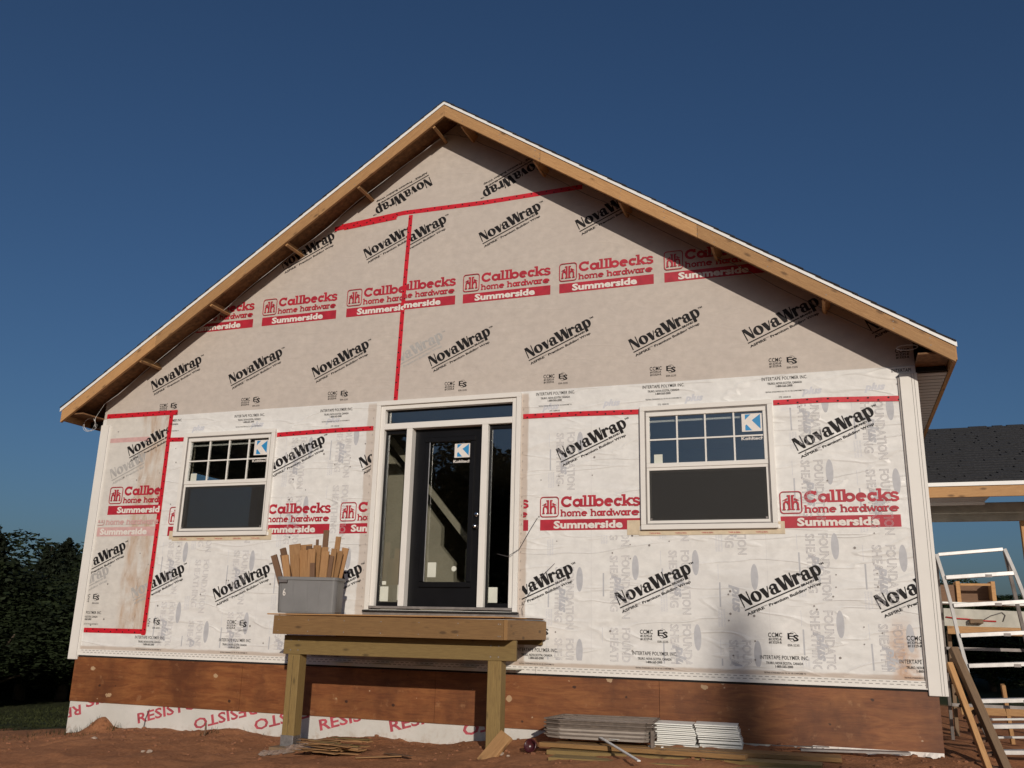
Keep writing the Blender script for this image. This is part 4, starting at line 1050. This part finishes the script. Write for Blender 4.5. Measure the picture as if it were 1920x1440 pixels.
# offcut board leaning on the right post
board('leaning_board', (1.075,-1.24,.655), (1.255,-1.10,.90), .155, .036, MT['spruce'], None, up=(-.35,-1,.45), bevel=.003,
      label='short pale board leaning against the foot of the right post', cat='board')
MB().lathe([(0,0),(.05,0),(.062,.07),(.062,.074),(.05,.074),(.045,.01),(0,.01)], 18).build('cup', MT['maroon'], None, smooth=True, label='small dark red cup lying on the soil by the lumber', cat='cup')
cup = bpy.data.objects['cup']; cup.location = (1.46,-.95,gp(1.46,-.95)+.05); cup.rotation_euler = (R(70),R(12),R(-10))
# lumber
LZ = .86
lum = [((1.60,-.62,.800),(4.15,-.52,.815),.24,.038,'treated_brown','wide treated plank nearest the wall under the trays'),
       ((1.62,-.92,.765),(4.0,-.98,.800),.235,.038,'treated','wide treated plank in the middle of the lumber pile'),
       ((1.50,-.83,.808),(3.4,-1.10,.845),.09,.038,'treated_brown','narrow treated stud lying askew across the planks'),
       ((1.72,-1.20,.742),(4.3,-1.22,.772),.23,.038,'treated','wide treated plank at the front of the lumber pile')]
for p, q, w, t, mk, lb_ in lum: board('plank', p, q, w, t, MT[mk], None, label=lb_, cat='plank')
board('plank', (3.80,-.35,.850), (4.72,-.20,.862), .10, .02, MT['alu_dark'], None, label='grey painted board lying on the soil at the right end of the lumber', cat='board')
board('trim_strip', (2.03,-.70,.885), (2.62,-1.75,.84), .030, .012, MT['alu_white'], None, label='long thin white trim strip sticking out diagonally over the planks', cat='trim strip')
board('trim_strip', (2.02,-.66,.880), (2.22,-.72,.876), .05, .004, MT['alu_white'], None, label='short pointed white scrap beside the diagonal trim strip', cat='trim scrap')
board('trim_strip', (3.55,-.28,.862), (4.05,-.18,.868), .04, .006, MT['alu_dark'], None, label='thin grey metal flashing strip right of the white stacks', cat='flashing')
# five nested trays
def tray(z, k):
    t = empty('slatted_tray', (2.0,-.50,z-.008*k), ['lowest','second lowest','middle','second highest','topmost'][k]+' shallow grey brown tray in the stack against the plywood', 'tray', 'stack of shallow trays on the planks')
    hx, hy, c = .52, .22, .15
    P = [(-hx,-hy+c*.4),(-hx+c,-hy),(hx-c*.4,-hy),(hx,-hy+c*.3),(hx,hy),(-hx+.1,hy)]
    n = len(P)
    rim = MB()
    for i in range(n): 
        a, b = Vector(P[i]+(0,)), Vector(P[(i+1)%n]+(0,)); rim.beam(a, b, .022, .010)
    rim.build('tray_rim', MT['grille'], t)
    skirt = MB()
    for i in range(n):
        a, b = P[i], P[(i+1)%n]; s = .94
        skirt.add([(a[0]*s,a[1]*s,-.032),(b[0]*s,b[1]*s,-.032),(b[0],b[1],-.004),(a[0],a[1],-.004)], [(0,1,2,3)])
    skirt.build('tray_side', MT['tray_pan'] if k in (0,1,2) else MT['grille'], t)
    fl = MB(); fl.add([(p[0]*.94,p[1]*.94,-.0325) for p in P], [tuple(range(n))]); fl.build('tray_floor', MT['tray_pan'], t)
    gr = MB()
    gr.beam((-hx+.02,-hy+.08,0),(-hx+.24,hy-.02,0),.008,.006)
    for u in (.25,.5,.75): gr.beam((-hx+.05,-hy+.1+u*.3,-.001),(hx-.02,-hy+.04+u*.36,-.001),.006,.006)
    gr.build('tray_bar', MT['grille'], t)
    t.rotation_euler = (R(1.5),R(-.5),R(.5+.6*k)); return t
for k in range(5): tray(.895+.042*k, k)
ep = MB(); ep.box(2.512,2.540,-.72,-.66,.80,.97); ep.build('steel_bracket', MT['grille'], None, bevel=.003, label='upright rusty bracket at the right end of the tray stack', cat='bracket')
# stacks of white siding offcuts
def siding(x, y, z, L, a, lb_, grp, tilt=0, hook=False):
    s = empty('siding_piece', (x,y,z), lb_, 'siding piece', grp)
    MB().box(0,L,-.11,.11,-.0015,.0015).build('panel', MT['white_siding'], s)
    e = MB().box(0,L,-.116,-.1105,-.008,.003); e.build('butt_edge', MT['white_siding'], s)
    s.rotation_euler = (R(tilt),0,R(a)); return s
ORD = ['lowest','second','third','fourth','fifth','sixth','seventh','eighth','ninth','tenth','eleventh','topmost']
for k in range(12):
    x = 2.495+[.0,-.0,.03,.03,.03,.03,.025,.02,.0,.01,-.01,.0][k]; L = [.42,.38,.36,.36,.36,.36,.37,.37,.38,.37,.38,.36][k]
    siding(x, -.36, .838+.0165*k, L, [-1.5,1,0,1,-.5,.5,1,-1,2,-1,-2,1][k], f'{ORD[k]} white siding piece'+(' counted up' if 0<k<11 else '')+' in the left stack', 'left stack of white siding pieces', 3+random.uniform(-2,2))
for k in range(12):
    x = 2.915-.004*k+random.uniform(-.006,.006); L = .385+random.uniform(-.012,.012)
    siding(x, -.34, .842+.0168*k, L, 2.2+random.uniform(-1,1), f'{ORD[k]} white siding piece'+(' counted up' if 0<k<11 else '')+' in the right stack', 'right stack of white siding pieces', 3+random.uniform(-2,2))
for s_, (x, y, L) in enumerate(((2.48,-.66,.06),(2.60,-.68,.02))): 
    MB().box(x,x+L,y,y+.03,.822,.834).build('white_scrap', MT['white_siding'], None, bevel=.002, label=('larger' if s_==0 else 'smaller')+' white scrap on the plank below the left siding stack', cat='scrap')
# membrane scrap at the right end of the foundation
sc = MB(); prev = None
for i in range(30):
    x = 3.9+i*.0385; a = .80+.02*math.sin(i*1.3)+.015*random.random(); sc.v += [(x,-.03-.02*math.sin(i),a),(x,-.016,.856)]
for i in range(29): sc.f.append((2*i,2*i+2,2*i+3,2*i+1))
sc.build('torn_membrane', MT['white_ink'], None, label='torn edge of white membrane below the plywood at the right', cat='membrane scrap')
# stones, clods
def rock(r, seed):
    rr = random.Random(seed); bm = bmesh.new(); bmesh.ops.create_icosphere(bm, subdivisions=2, radius=r)
    for v in bm.verts: v.co *= rr.uniform(.78,1.15); v.co.z *= .7
    m = bpy.data.meshes.new('clod'); bm.to_mesh(m); bm.free(); return m
MT['clod'] = plain('soil_clod', (.21,.090,.044), .95, .3, 20, bump=.6); MT['stone'] = plain('pale_stone', (.36,.28,.22), .9, .2, 20)
cl_m = [rock(.03,1), rock(.02,2), rock(.045,3)]; 
cmb = MB()
for k in range(650):
    x = random.uniform(-6.5,6); y = -abs(random.gauss(0,1))*1.1-.03
    if y < -2.6: continue
    m_ = random.choice(cl_m[:2] if k > 12 else cl_m); s_ = random.uniform(.2,1.0); z = gp(x,y); a = random.uniform(0,6.28)
    ca, sa = math.cos(a)*s_, math.sin(a)*s_
    cmb.add([(x+v.co.x*ca-v.co.y*sa, y+v.co.x*sa+v.co.y*ca, z+v.co.z*s_) for v in m_.vertices], [tuple(p.vertices) for p in m_.polygons])
cmb.build('soil_clods', MT['clod'], None, kind='stuff', label='crumbs and clods of red soil along the foundation', cat='soil')
for i, (x, y, s_, lb_) in enumerate(((1.20,-1.12,.8,'pale rounded stone at the foot of the leaning board'),(1.27,-1.10,.45,'tiny white stone right of the leaning board'),(-2.45,-1.55,.6,'pale stone on the bare soil left of the landing'),(-3.6,-1.0,.9,'flat reddish stone on the soil near the left corner'),(-2.2,-1.75,.8,'lowest pale stone left of the landing'))):
    m_ = rock(.042, 40+i); o = link('stone', m_, MT['stone'], None, label=lb_, cat='stone'); o.location = (x,y,gp(x,y)+.012); o.scale = (s_,s_,s_*.8)
# small weeds
wd = MB()
for cx, cy, n_, h_, sp in ((-4.75,-.12,60,.09,.16),(-4.15,-.10,20,.10,.05),(-4.30,-.45,40,.05,.2),(-2.62,-.35,22,.09,.07),(-2.1,-.06,10,.05,.1),(-5.2,-.3,50,.07,.2)):
    for k in range(n_):
        x, y = random.gauss(cx,sp), min(-.02, random.gauss(cy,sp*.6)); z = gp(x,y); a = random.uniform(0,6.28); h = h_*random.uniform(.4,1.2); l = random.uniform(-.04,.04)
        w_ = .003; wd.add([(x-w_*math.cos(a),y-w_*math.sin(a),z),(x+w_*math.cos(a),y+w_*math.sin(a),z),(x+l,y+random.uniform(-.03,.03),z+h)], [(0,1,2)])
wd.build('weeds', MT['grass'], None, kind='stuff', label='sparse weeds at the foot of the foundation', cat='weeds')
stk = MB().tube([(-2.60,-.42,gp(-2.6,-.42)-.02),(-2.59,-.41,gp(-2.6,-.42)+.06),(-2.60,-.40,gp(-2.6,-.42)+.14)], [.014,.012,.006], 6); stk.build('dead_stem', MT['cedar_dark'], None, label='short brown dead stem standing in the soil near the left foundation', cat='plant stem')
for s_ in (-1,1):
    pass
tube('wire', [(-3.78,-.03,gp(-3.78,-.03)-.03),(-3.77,-.02,.70),(-3.74,-.01,.80)], .004, MT['wire_dark'], None, 5, label='short stiff wire standing in the soil against the membrane', cat='wire')

# ------------------------------------------------------------------ right side: ladder, leaning plank ladder, sawhorse, carport
lad = empty('step_ladder', (5.6,.8,.8), 'wide aluminium ladder standing open at the right corner of the house', 'ladder')
def LD(mb, name, mt, **kw): o = mb.build(name, mt, lad, **kw); o.location = -Vector(lad.location); return o
Lp = [(5.19,.80,2.672),(5.232,.76,2.44),(5.27,.70,2.165),(5.298,.64,1.88),(5.335,.58,1.60),(5.355,.50,1.285),(5.40,.42,1.07),(5.47,.34,.86)]
Rp = [(5.815,.80,2.722)]+[(p[0]+.625+.02*i,p[1],p[2]+.045) for i, p in enumerate(Lp) if i]
for P_ in (Lp, Rp):
    a, b = Vector(P_[0]), Vector(P_[-1])
    mb = MB()
    for i in range(len(P_)-1): mb.beam(Vector(P_[i])+Vector((0,0,.0)), Vector(P_[i+1]), .030, .055, up=(0,1,0))
    LD(mb, 'rail', MT['alu_rail'])
for i in range(len(Lp)):
    mb = MB().beam(Vector(Lp[i])+Vector((.016,-.005,0)), Vector(Rp[i])+Vector((-.016,-.005,0)), .09 if i else .05, .040 if i else .034)
    LD(mb, 'rung', MT['alu'], bevel=.003)
    if 0 < i: LD(MB().box((Lp[i][0]+Rp[i][0])/2+.05,(Lp[i][0]+Rp[i][0])/2+.11,Lp[i][1]-.052,Lp[i][1]-.046,(Lp[i][2]+Rp[i][2])/2-.02,(Lp[i][2]+Rp[i][2])/2+.008), 'rung_clip', MT['alu_dark'])
LD(MB().beam((5.185,.83,2.655),(5.235,1.45,.85),.03,.05,up=(0,1,0)), 'rear_rail', MT['alu_dark']); LD(MB().beam((5.82,.83,2.70),(6.12,1.45,.85),.03,.05,up=(0,1,0)), 'rear_rail', MT['alu_dark'])
for zz in (1.2,1.75): LD(MB().beam((5.235,1.2,zz),(6.05,1.2,zz),.02,.03), 'rear_brace', MT['alu_dark'])
pl = empty('plank_ladder', (5.35,.0,.8), 'homemade ladder of two planks with cross cleats leaning beside the right foundation corner', 'ladder')
def PLB(*a, **k): o = board(*a, **k); o.parent = pl; o.location = Vector(o.location)-Vector(pl.location); return o
a0, a1 = Vector((5.165,.34,1.62)), Vector((5.345,-.32,.70)); b0, b1 = Vector((5.215,.38,1.76)), Vector((5.500,-.20,.70))
PLB('side_plank', a0, a1, .050, .055, MT['spruce']); PLB('side_plank', b0, b1, .075, .060, MT['spruce_dark'])
for k in range(9):
    t = .08+k*.105; p, q = a0.lerp(a1,t), b0.lerp(b1,t)
    PLB('cleat', p+Vector((-.02,.10,-.01)), q+Vector((-.02,.10,-.01)), .07, .02, MT['cedar_dark'])
# rear bench with tools
bench = empty('work_bench', (5.8,2.5,.75), 'rough work bench of a white sheet on timber behind the ladder', 'bench')
def BB(*a, **k): o = board(*a, **k); o.parent = bench; o.location = Vector(o.location)-Vector(bench.location); return o
BB('bench_top', (5.36,2.70,2.255), (6.35,2.70,2.235), .45, .02, MT['white_siding']); BB('bench_panel', (5.36,2.47,2.09), (6.35,2.47,2.06), .02, .20, MT['cream_board']); BB('bench_beam', (5.38,2.42,1.945), (6.35,2.42,1.935), .04, .09, MT['spruce'])
BB('bench_rail', (5.45,2.55,1.06), (6.4,2.5,1.08), .04, .09, MT['spruce']); BB('bench_leg', (5.90,2.5,1.36), (5.95,2.6,.72), .04, .09, MT['spruce'], up=(0,1,0)); BB('bench_leg', (5.42,2.7,1.94), (5.40,2.7,.72), .04, .09, MT['spruce_dark'], up=(0,1,0)); BB('bench_leg', (6.33,2.7,1.94), (6.36,2.7,.72), .04, .09, MT['spruce_dark'], up=(0,1,0))
bx = empty('wooden_box', (5.72,2.55,2.30), 'open wooden box with pale side frames standing on the ladder side of the bench', 'box')
bx.location = (5.72,2.66,2.262)
for x_ in (-.17,.20): MB().box(x_-.022,x_+.022,-.14,.14,0,.24).build('box_end', MT['spruce'], bx, bevel=.003)
MB().box(-.145,.175,-.12,.12,.0,.02).build('box_floor', MT['cedar_dark'], bx); MB().box(-.145,.175,.10,.12,.02,.20).build('box_back', MT['cedar_dark'], bx); MB().box(-.145,.175,-.14,-.11,.19,.215).build('box_rail', MT['spruce'], bx)
MB().box(-.40,-.20,-.10,.12,0.0,.20).build('box_case', MT['cedar_dark'], bx)
MB().box(5.62,5.76,2.38,2.455,2.02,2.07).build('hand_tool', MT['spruce_dark'], None, bevel=.006, label='dark hand tool lying on the white bench sheet', cat='tool')
tube('cord', [(5.38,2.45,2.09),(5.5,2.45,2.075),(5.6,2.45,2.07),(5.75,2.45,2.055),(5.9,2.45,2.05)], .008, MT['red'], None, 5, label='red cord across the white bench sheet', cat='cord')
tube('cord', [(5.75,2.45,2.05),(5.85,2.45,2.11),(5.97,2.45,2.15),(6.0,2.45,2.12),(5.97,2.45,2.05)], .005, MT['wire_dark'], None, 5, label='black loop of cord on the bench behind the ladder', cat='cord')
for i, (x, y, w) in enumerate(((6.15,1.6,.12),(6.3,2.2,.09))): 
    m_ = rock(w/2, 60+i); o = link('paper_scrap', m_, MT['white_ink'], None, label=('nearer' if i==0 else 'farther')+' white scrap of paper on the soil right of the ladder', cat='paper scrap'); o.location = (x,y,gp(x,y)+.01); o.scale = (1,.6,.5)
board('board_end', (5.55,1.5,1.05), (6.6,1.2,1.14), .05, .02, MT['alu_white'], None, label='long white strip lying across behind the ladder rungs', cat='trim strip')
board('board_end', (5.62,1.3,.90), (6.6,1.0,.99), .05, .02, MT['alu_white'], None, label='lower white strip lying behind the bottom ladder rungs', cat='trim strip')

cpt = empty('carport', (9,4.4,.75), 'open carport with a dark shingled roof and raw wood fascia right of the house', 'carport')
def CB(mb, name, mt, **kw): o = mb.build(name, mt, cpt, **kw); o.location = -Vector(cpt.location); return o
def CBD(*a, **k): o = board(*a, **k); o.parent = cpt; o.location = Vector(o.location)-Vector(cpt.location); return o
cx0, cx1 = 5.13, 14.0; ye, yr, ze, zr = 3.0, 5.95, 3.745, 5.055
nC = 24
for k in range(nC):
    t0, t1 = k/nC, (k+1)/nC
    ya, yb = ye-.04+(yr-ye+.04)*t0, ye-.04+(yr-ye+.04)*t1+.03; za, zb_ = ze+(zr-ze)*t0, ze+(zr-ze)*t1
    b = [(cx0,ya,za),(cx1,ya,za),(cx1,yb,zb_),(cx0,yb,zb_)]; t = [(cx0,ya,za+.022),(cx1,ya,za+.022),(cx1,yb,zb_+.006),(cx0,yb,zb_+.006)]
    CB(MB().hexa(b,t), 'shingle_course', MT['shingle'])
tb = MB()
for k in range(nC):
    t0 = k/nC; ya = ye-.04+(yr-ye+.04)*t0; za = ze+(zr-ze)*t0; dy = (yr-ye+.04)/nC; dz = (zr-ze)/nC; x = cx0+random.uniform(0,.2)
    while x < cx1-.4:
        w = random.uniform(.12,.26)
        if random.random() < .55: tb.hexa([(x,ya-.002,za+.020),(x+w,ya-.002,za+.020),(x+w,ya+dy*.97,za+dz*.97+.006),(x,ya+dy*.97,za+dz*.97+.006)], [(x,ya-.002,za+.029),(x+w,ya-.002,za+.029),(x+w,ya+dy*.97,za+dz*.97+.014),(x,ya+dy*.97,za+dz*.97+.014)])
        x += w+random.uniform(.05,.15)
CB(tb, 'shingle_tabs', MT['shingle'], kind='stuff')
CB(MB().hexa([(cx0,ye,ze-.02),(cx1,ye,ze-.02),(cx1,yr,zr-.02),(cx0,yr,zr-.02)], [(cx0,ye,ze-.004),(cx1,ye,ze-.004),(cx1,yr,zr-.004),(cx0,yr,zr-.004)]), 'roof_sheathing', MT['osb'])
CB(MB().hexa([(cx0,yr,zr-.02),(cx1,yr,zr-.02),(cx1,7.7,4.33),(cx0,7.7,4.33)], [(cx0,yr,zr),(cx1,yr,zr),(cx1,7.7,4.35),(cx0,7.7,4.35)]), 'rear_roof_slope', MT['shingle'])
CB(MB().box(cx0,cx1,ye-.058,ye-.040,ze-.055,ze-.008), 'drip_edge', MT['alu_white'])
CBD('fascia_board', (cx0,ye-.022,ze-.125), (cx1,ye-.022,ze-.125), .036, .135, MT['spruce'])
CB(MB().box(cx0,6.06,ye,ye+.42,ze-.195,ze-.185), 'soffit', MT['soffit']); CB(MB().box(cx0,6.06,ye+.40,ye+.43,ze-.235,ze-.196), 'soffit_trim', MT['alu_white'])
CBD('header', (cx0,ye+.85,ze-.275), (cx1,ye+.85,ze-.275), .09, .24, MT['cream_board'])
CBD('post', (6.555,ye+.85,.72), (6.555,ye+.85,ze-.396), .10, .10, MT['spruce'], up=(0,1,0)); CBD('post', (10.5,ye+.85,.72), (10.5,ye+.85,ze-.396), .10, .10, MT['spruce'], up=(0,1,0))
for x_ in (8.6,12.6): CBD('post', (x_,7.6,.72), (x_,7.6,4.32), .10, .10, MT['spruce'], up=(0,1,0))

# ------------------------------------------------------------------ trees
def crown_mesh(kind, seed, n):
    r = np.random.default_rng(seed)
    if kind == 'spruce':
        # drooping tapered boughs in whorls, each carrying small needle sprays
        pts = []; dirs = []
        nb = 150
        for k in range(nb):
            h = (k/nb)**.9; z = .06+.92*h; L = .30*(1-h)**.8*(.75+.5*r.random())+.012; a = k*2.399+r.normal(0,.3)
            m = int(n/nb*(1-h)*1.7)+6
            u = r.random(m)**.7
            x = np.cos(a)*L*u; y = np.sin(a)*L*u; zz = z-.10*L*u+.25*L*u*u*(.4)+r.normal(0,.006,m)
            sp = .05*L/.3*(.3+u); x = x+r.normal(0,1,m)*sp; y = y+r.normal(0,1,m)*sp
            pts.append(np.stack([x,y,zz],1))
        P = np.concatenate(pts); size = .011+.009*r.random(len(P))
    else:
        nl = 9; cs = [(r.normal(0,.16), r.normal(0,.16), .40+.42*r.random(), .14+.11*r.random()) for _ in range(nl)]+[(0,0,.62,.26)]
        pts = []
        for cx, cy, cz, rad in cs:
            m = int(n*rad**2/sum(c[3]**2 for c in cs)); d = r.normal(0,1,(m,3)); d /= np.linalg.norm(d,axis=1)[:,None]
            rr = rad*(.62+.45*r.random(m)**.6)*(1+.18*np.sin(d[:,0]*7+cx*30)*np.cos(d[:,2]*6+cy*20)); pts.append(np.array([cx,cy,cz])+d*rr[:,None]*np.array([1,1,.9]))
        P = np.concatenate(pts); P = P[P[:,2] > .10]; size = .008+.010*r.random(len(P))
    m = len(P); A_ = r.normal(0,1,(m,3)); A_ /= np.linalg.norm(A_,axis=1)[:,None]; B_ = np.cross(A_, r.normal(0,1,(m,3))); B_ /= np.linalg.norm(B_,axis=1)[:,None]
    s = size[:,None]; V = np.stack([P-A_*s*.5-B_*s*.25, P+A_*s*.1-B_*s*.5, P+A_*s, P-A_*s*.2+B_*s*.6],1).reshape(-1,3)
    F = np.arange(4*m).reshape(m,4); me = bpy.data.meshes.new('crown'); me.from_pydata(V.tolist(), [], F.tolist()); return me
def trunk_mesh(kind, seed):
    rr = random.Random(seed); mb = MB()
    if kind == 'spruce':
        mb.tube([(0,0,-.03),(0,0,.3),(.003,0,.65),(0,0,.99)], [.020,.015,.009,.002], 7)
        for k in range(14): a = k*2.4; h = .12+.055*k; L = .22*(1-h); mb.tube([(0,0,h),(math.cos(a)*L,math.sin(a)*L,h-.02)], [.004,.0015], 4)
    else:
        mb.tube([(0,0,-.03),(.01,0,.2),(0,.01,.45),(.02,0,.75)], [.026,.021,.014,.004], 7)
        for k in range(8): a = k*2.4+rr.random(); h = .22+.05*k; mb.tube([(0,0,h),(math.cos(a)*.12,math.sin(a)*.12,h+.12),(math.cos(a)*.2,math.sin(a)*.2,h+.22)], [.010,.006,.002], 5)
    return mb.mesh('trunk', True)
CM = {('spruce',i): crown_mesh('spruce', 10+i, 24000) for i in range(2)}; CM.update({('broad',i): crown_mesh('broad', 30+i, 26000) for i in range(3)})
TM = {'spruce': trunk_mesh('spruce',1), 'broad': trunk_mesh('broad',2)}
for (k, i), m_ in CM.items(): m_.materials.append(MT['leaf_spruce'] if k == 'spruce' else MT['leaf_green'])
for m_ in TM.values(): m_.materials.append(MT['trunk'])
HILLM = CM[('broad',1)].copy(); HILLM.materials.clear(); HILLM.materials.append(MT['leaf_hill'])
def tree(kind, v, x, y, h, wd_, label, group, low=0, mesh=None):
    root = empty(('spruce' if kind == 'spruce' else 'leafy')+'_tree', (x,y,gp(x,y)-low), label, 'tree', group)
    c = link('crown', mesh or CM[(kind,v)], None, root); t = link('trunk', TM[kind], None, root)
    root.scale = (h*wd_, h*wd_, h); root.rotation_euler = (0,0,random.uniform(0,6.28)); return root
GL = 'trees beyond the lawn on the left'
Cx, Cy = 4.227, -9.425
def pol(az, dist): return Cx+dist*math.sin(R(az)), Cy+dist*math.cos(R(az))
LT = [(-49.3,27,4.3,1.1,'spruce',0,'dark spruce at the left edge of the photo, its bare tip above the other crowns'),
 (-47.4,33,3.9,1.9,'broad',0,'low leafy tree right of the edge spruce'),
 (-45.6,36,4.8,1.15,'spruce',1,'small pointed spruce standing out on the skyline left of the house'),
 (-44.6,30,3.7,1.9,'broad',1,'bushy rounded tree in front of the skyline spruce'),
 (-43.2,34,4.5,1.6,'spruce',0,'broad spruce whose top meets the left corner post'),
 (-41.7,29,4.1,1.5,'spruce',1,'dark spruce partly hidden by the left corner of the house'),
 (-46.8,25,2.9,2.0,'broad',2,'low dark bush at the far edge of the lawn, left'),
 (-43.6,25.5,3.2,1.8,'broad',0,'dark bush beside the house corner at the lawn edge'),
 (-50.5,24,3.8,1.8,'broad',1,'leafy bush at the bottom left edge of the wood'),
 (-48.6,40,4.5,2.1,'broad',2,'taller leafy tree behind the edge spruce'),
 (-41.5,38,5.2,1.7,'broad',1,'leafy tree farthest back by the house corner'),
 (-46.2,44,5.4,2.1,'broad',0,'rounded tree farthest back in the middle of the wood'),
 (-44.9,24.5,2.3,2.6,'broad',2,'lowest spreading bush on the far lawn'),(-42.3,24,2.8,2.2,'broad',1,'spreading bush against the left foundation line'),
 (-48.2,22.5,2.2,2.8,'broad',0,'low dense shrub nearest the lawn at the left'),
 (-50.2,30,4.6,1.0,'spruce',1,'spruce cut by the left edge of the photo'),(-48.0,29,3.5,1.0,'spruce',1,'thin spruce between the edge spruce and the low leafy tree'),
 (-46.4,31,4.1,1.0,'spruce',0,'short pointed spruce left of the skyline spruce'),(-44.1,27,3.6,1.1,'spruce',1,'short spruce in front of the broad spruce'),
 (-42.6,33,4.7,1.0,'spruce',1,'narrow spruce just left of the corner post')]
for az, ds, h, w_, k, v, lb_ in LT:
    x, y = pol(az, ds); tree(k, v, x, y, h, w_, lb_, GL, low=.05*h if k=='broad' else 0)
# to the right, beyond the carport
RT = [(5.6,46,2.9,1.6,'broad',1,'leafy tree top showing above the ladder against the sky'),(8.0,60,1.9,4.5,'broad',0,'low hedge-like tree on the rise beyond the carport, left part'),
      (10.5,62,2.0,4.6,'broad',2,'low hedge-like tree on the rise beyond the carport, right part'),(6.8,40,1.6,4.2,'broad',0,'dark shrub low behind the ladder'),(9.5,38,1.6,4.2,'broad',1,'dark shrub low under the carport roof'),(7.4,24,1.9,2.2,'broad',2,'dark bush low behind the ladder rungs, nearest'),(9.6,27,2.1,2.2,'broad',0,'dark bush at the right edge behind the ladder'),(5.2,26,1.8,2.0,'broad',1,'dark bush just right of the corner post behind the planks')]
for az, ds, h, w_, k, v, lb_ in RT:
    x, y = pol(az, ds); tree(k, v, x, y, h, w_, lb_, 'trees beyond the carport', low=.12*h, mesh=HILLM)
# wood across the road behind the photographer (seen in the glass, throws the soft shadow)
BT = []
rr = random.Random(5)
for k in range(16):
    x = -44+k*3.3+rr.uniform(-1,1); BT.append((x, -38-rr.uniform(0,6), (15.5 if x < -27 else 12.6 if x < -11 else 7)+rr.uniform(-1.3,1.6), rr.uniform(1.0,1.5), 'spruce' if k%3 else 'broad', k%2))
for k, (x, y, h, w_, kd, v) in enumerate(BT):
    tree(kd, v, x, y, h, w_, f'{"spruce" if kd=="spruce" else "leafy tree"} in the wood opposite the house front', 'trees opposite the house')
SP = tree('spruce', 1, 23.85, -40.4, 15.8, .33, 'tall lone spruce whose tip shades the wall below the right window', None)
# lawn grass tufts
gm_ = MB()
for k in range(9000):
    az = random.uniform(-51,-40); ds = random.uniform(15,23); x, y = pol(az, ds)
    z = gp(x,y); h = random.uniform(.012,.045); a = random.uniform(0,6.28); w_ = .010
    gm_.v += [(x-w_*math.cos(a),y-w_*math.sin(a),z),(x+w_*math.cos(a),y+w_*math.sin(a),z),(x+random.uniform(-.04,.04),y+random.uniform(-.04,.04),z+h)]; n3 = len(gm_.v); gm_.f.append((n3-3,n3-2,n3-1))
gm_.build('grass', MT['grass'], None, kind='stuff', label='short lawn grass left of the house', cat='grass')
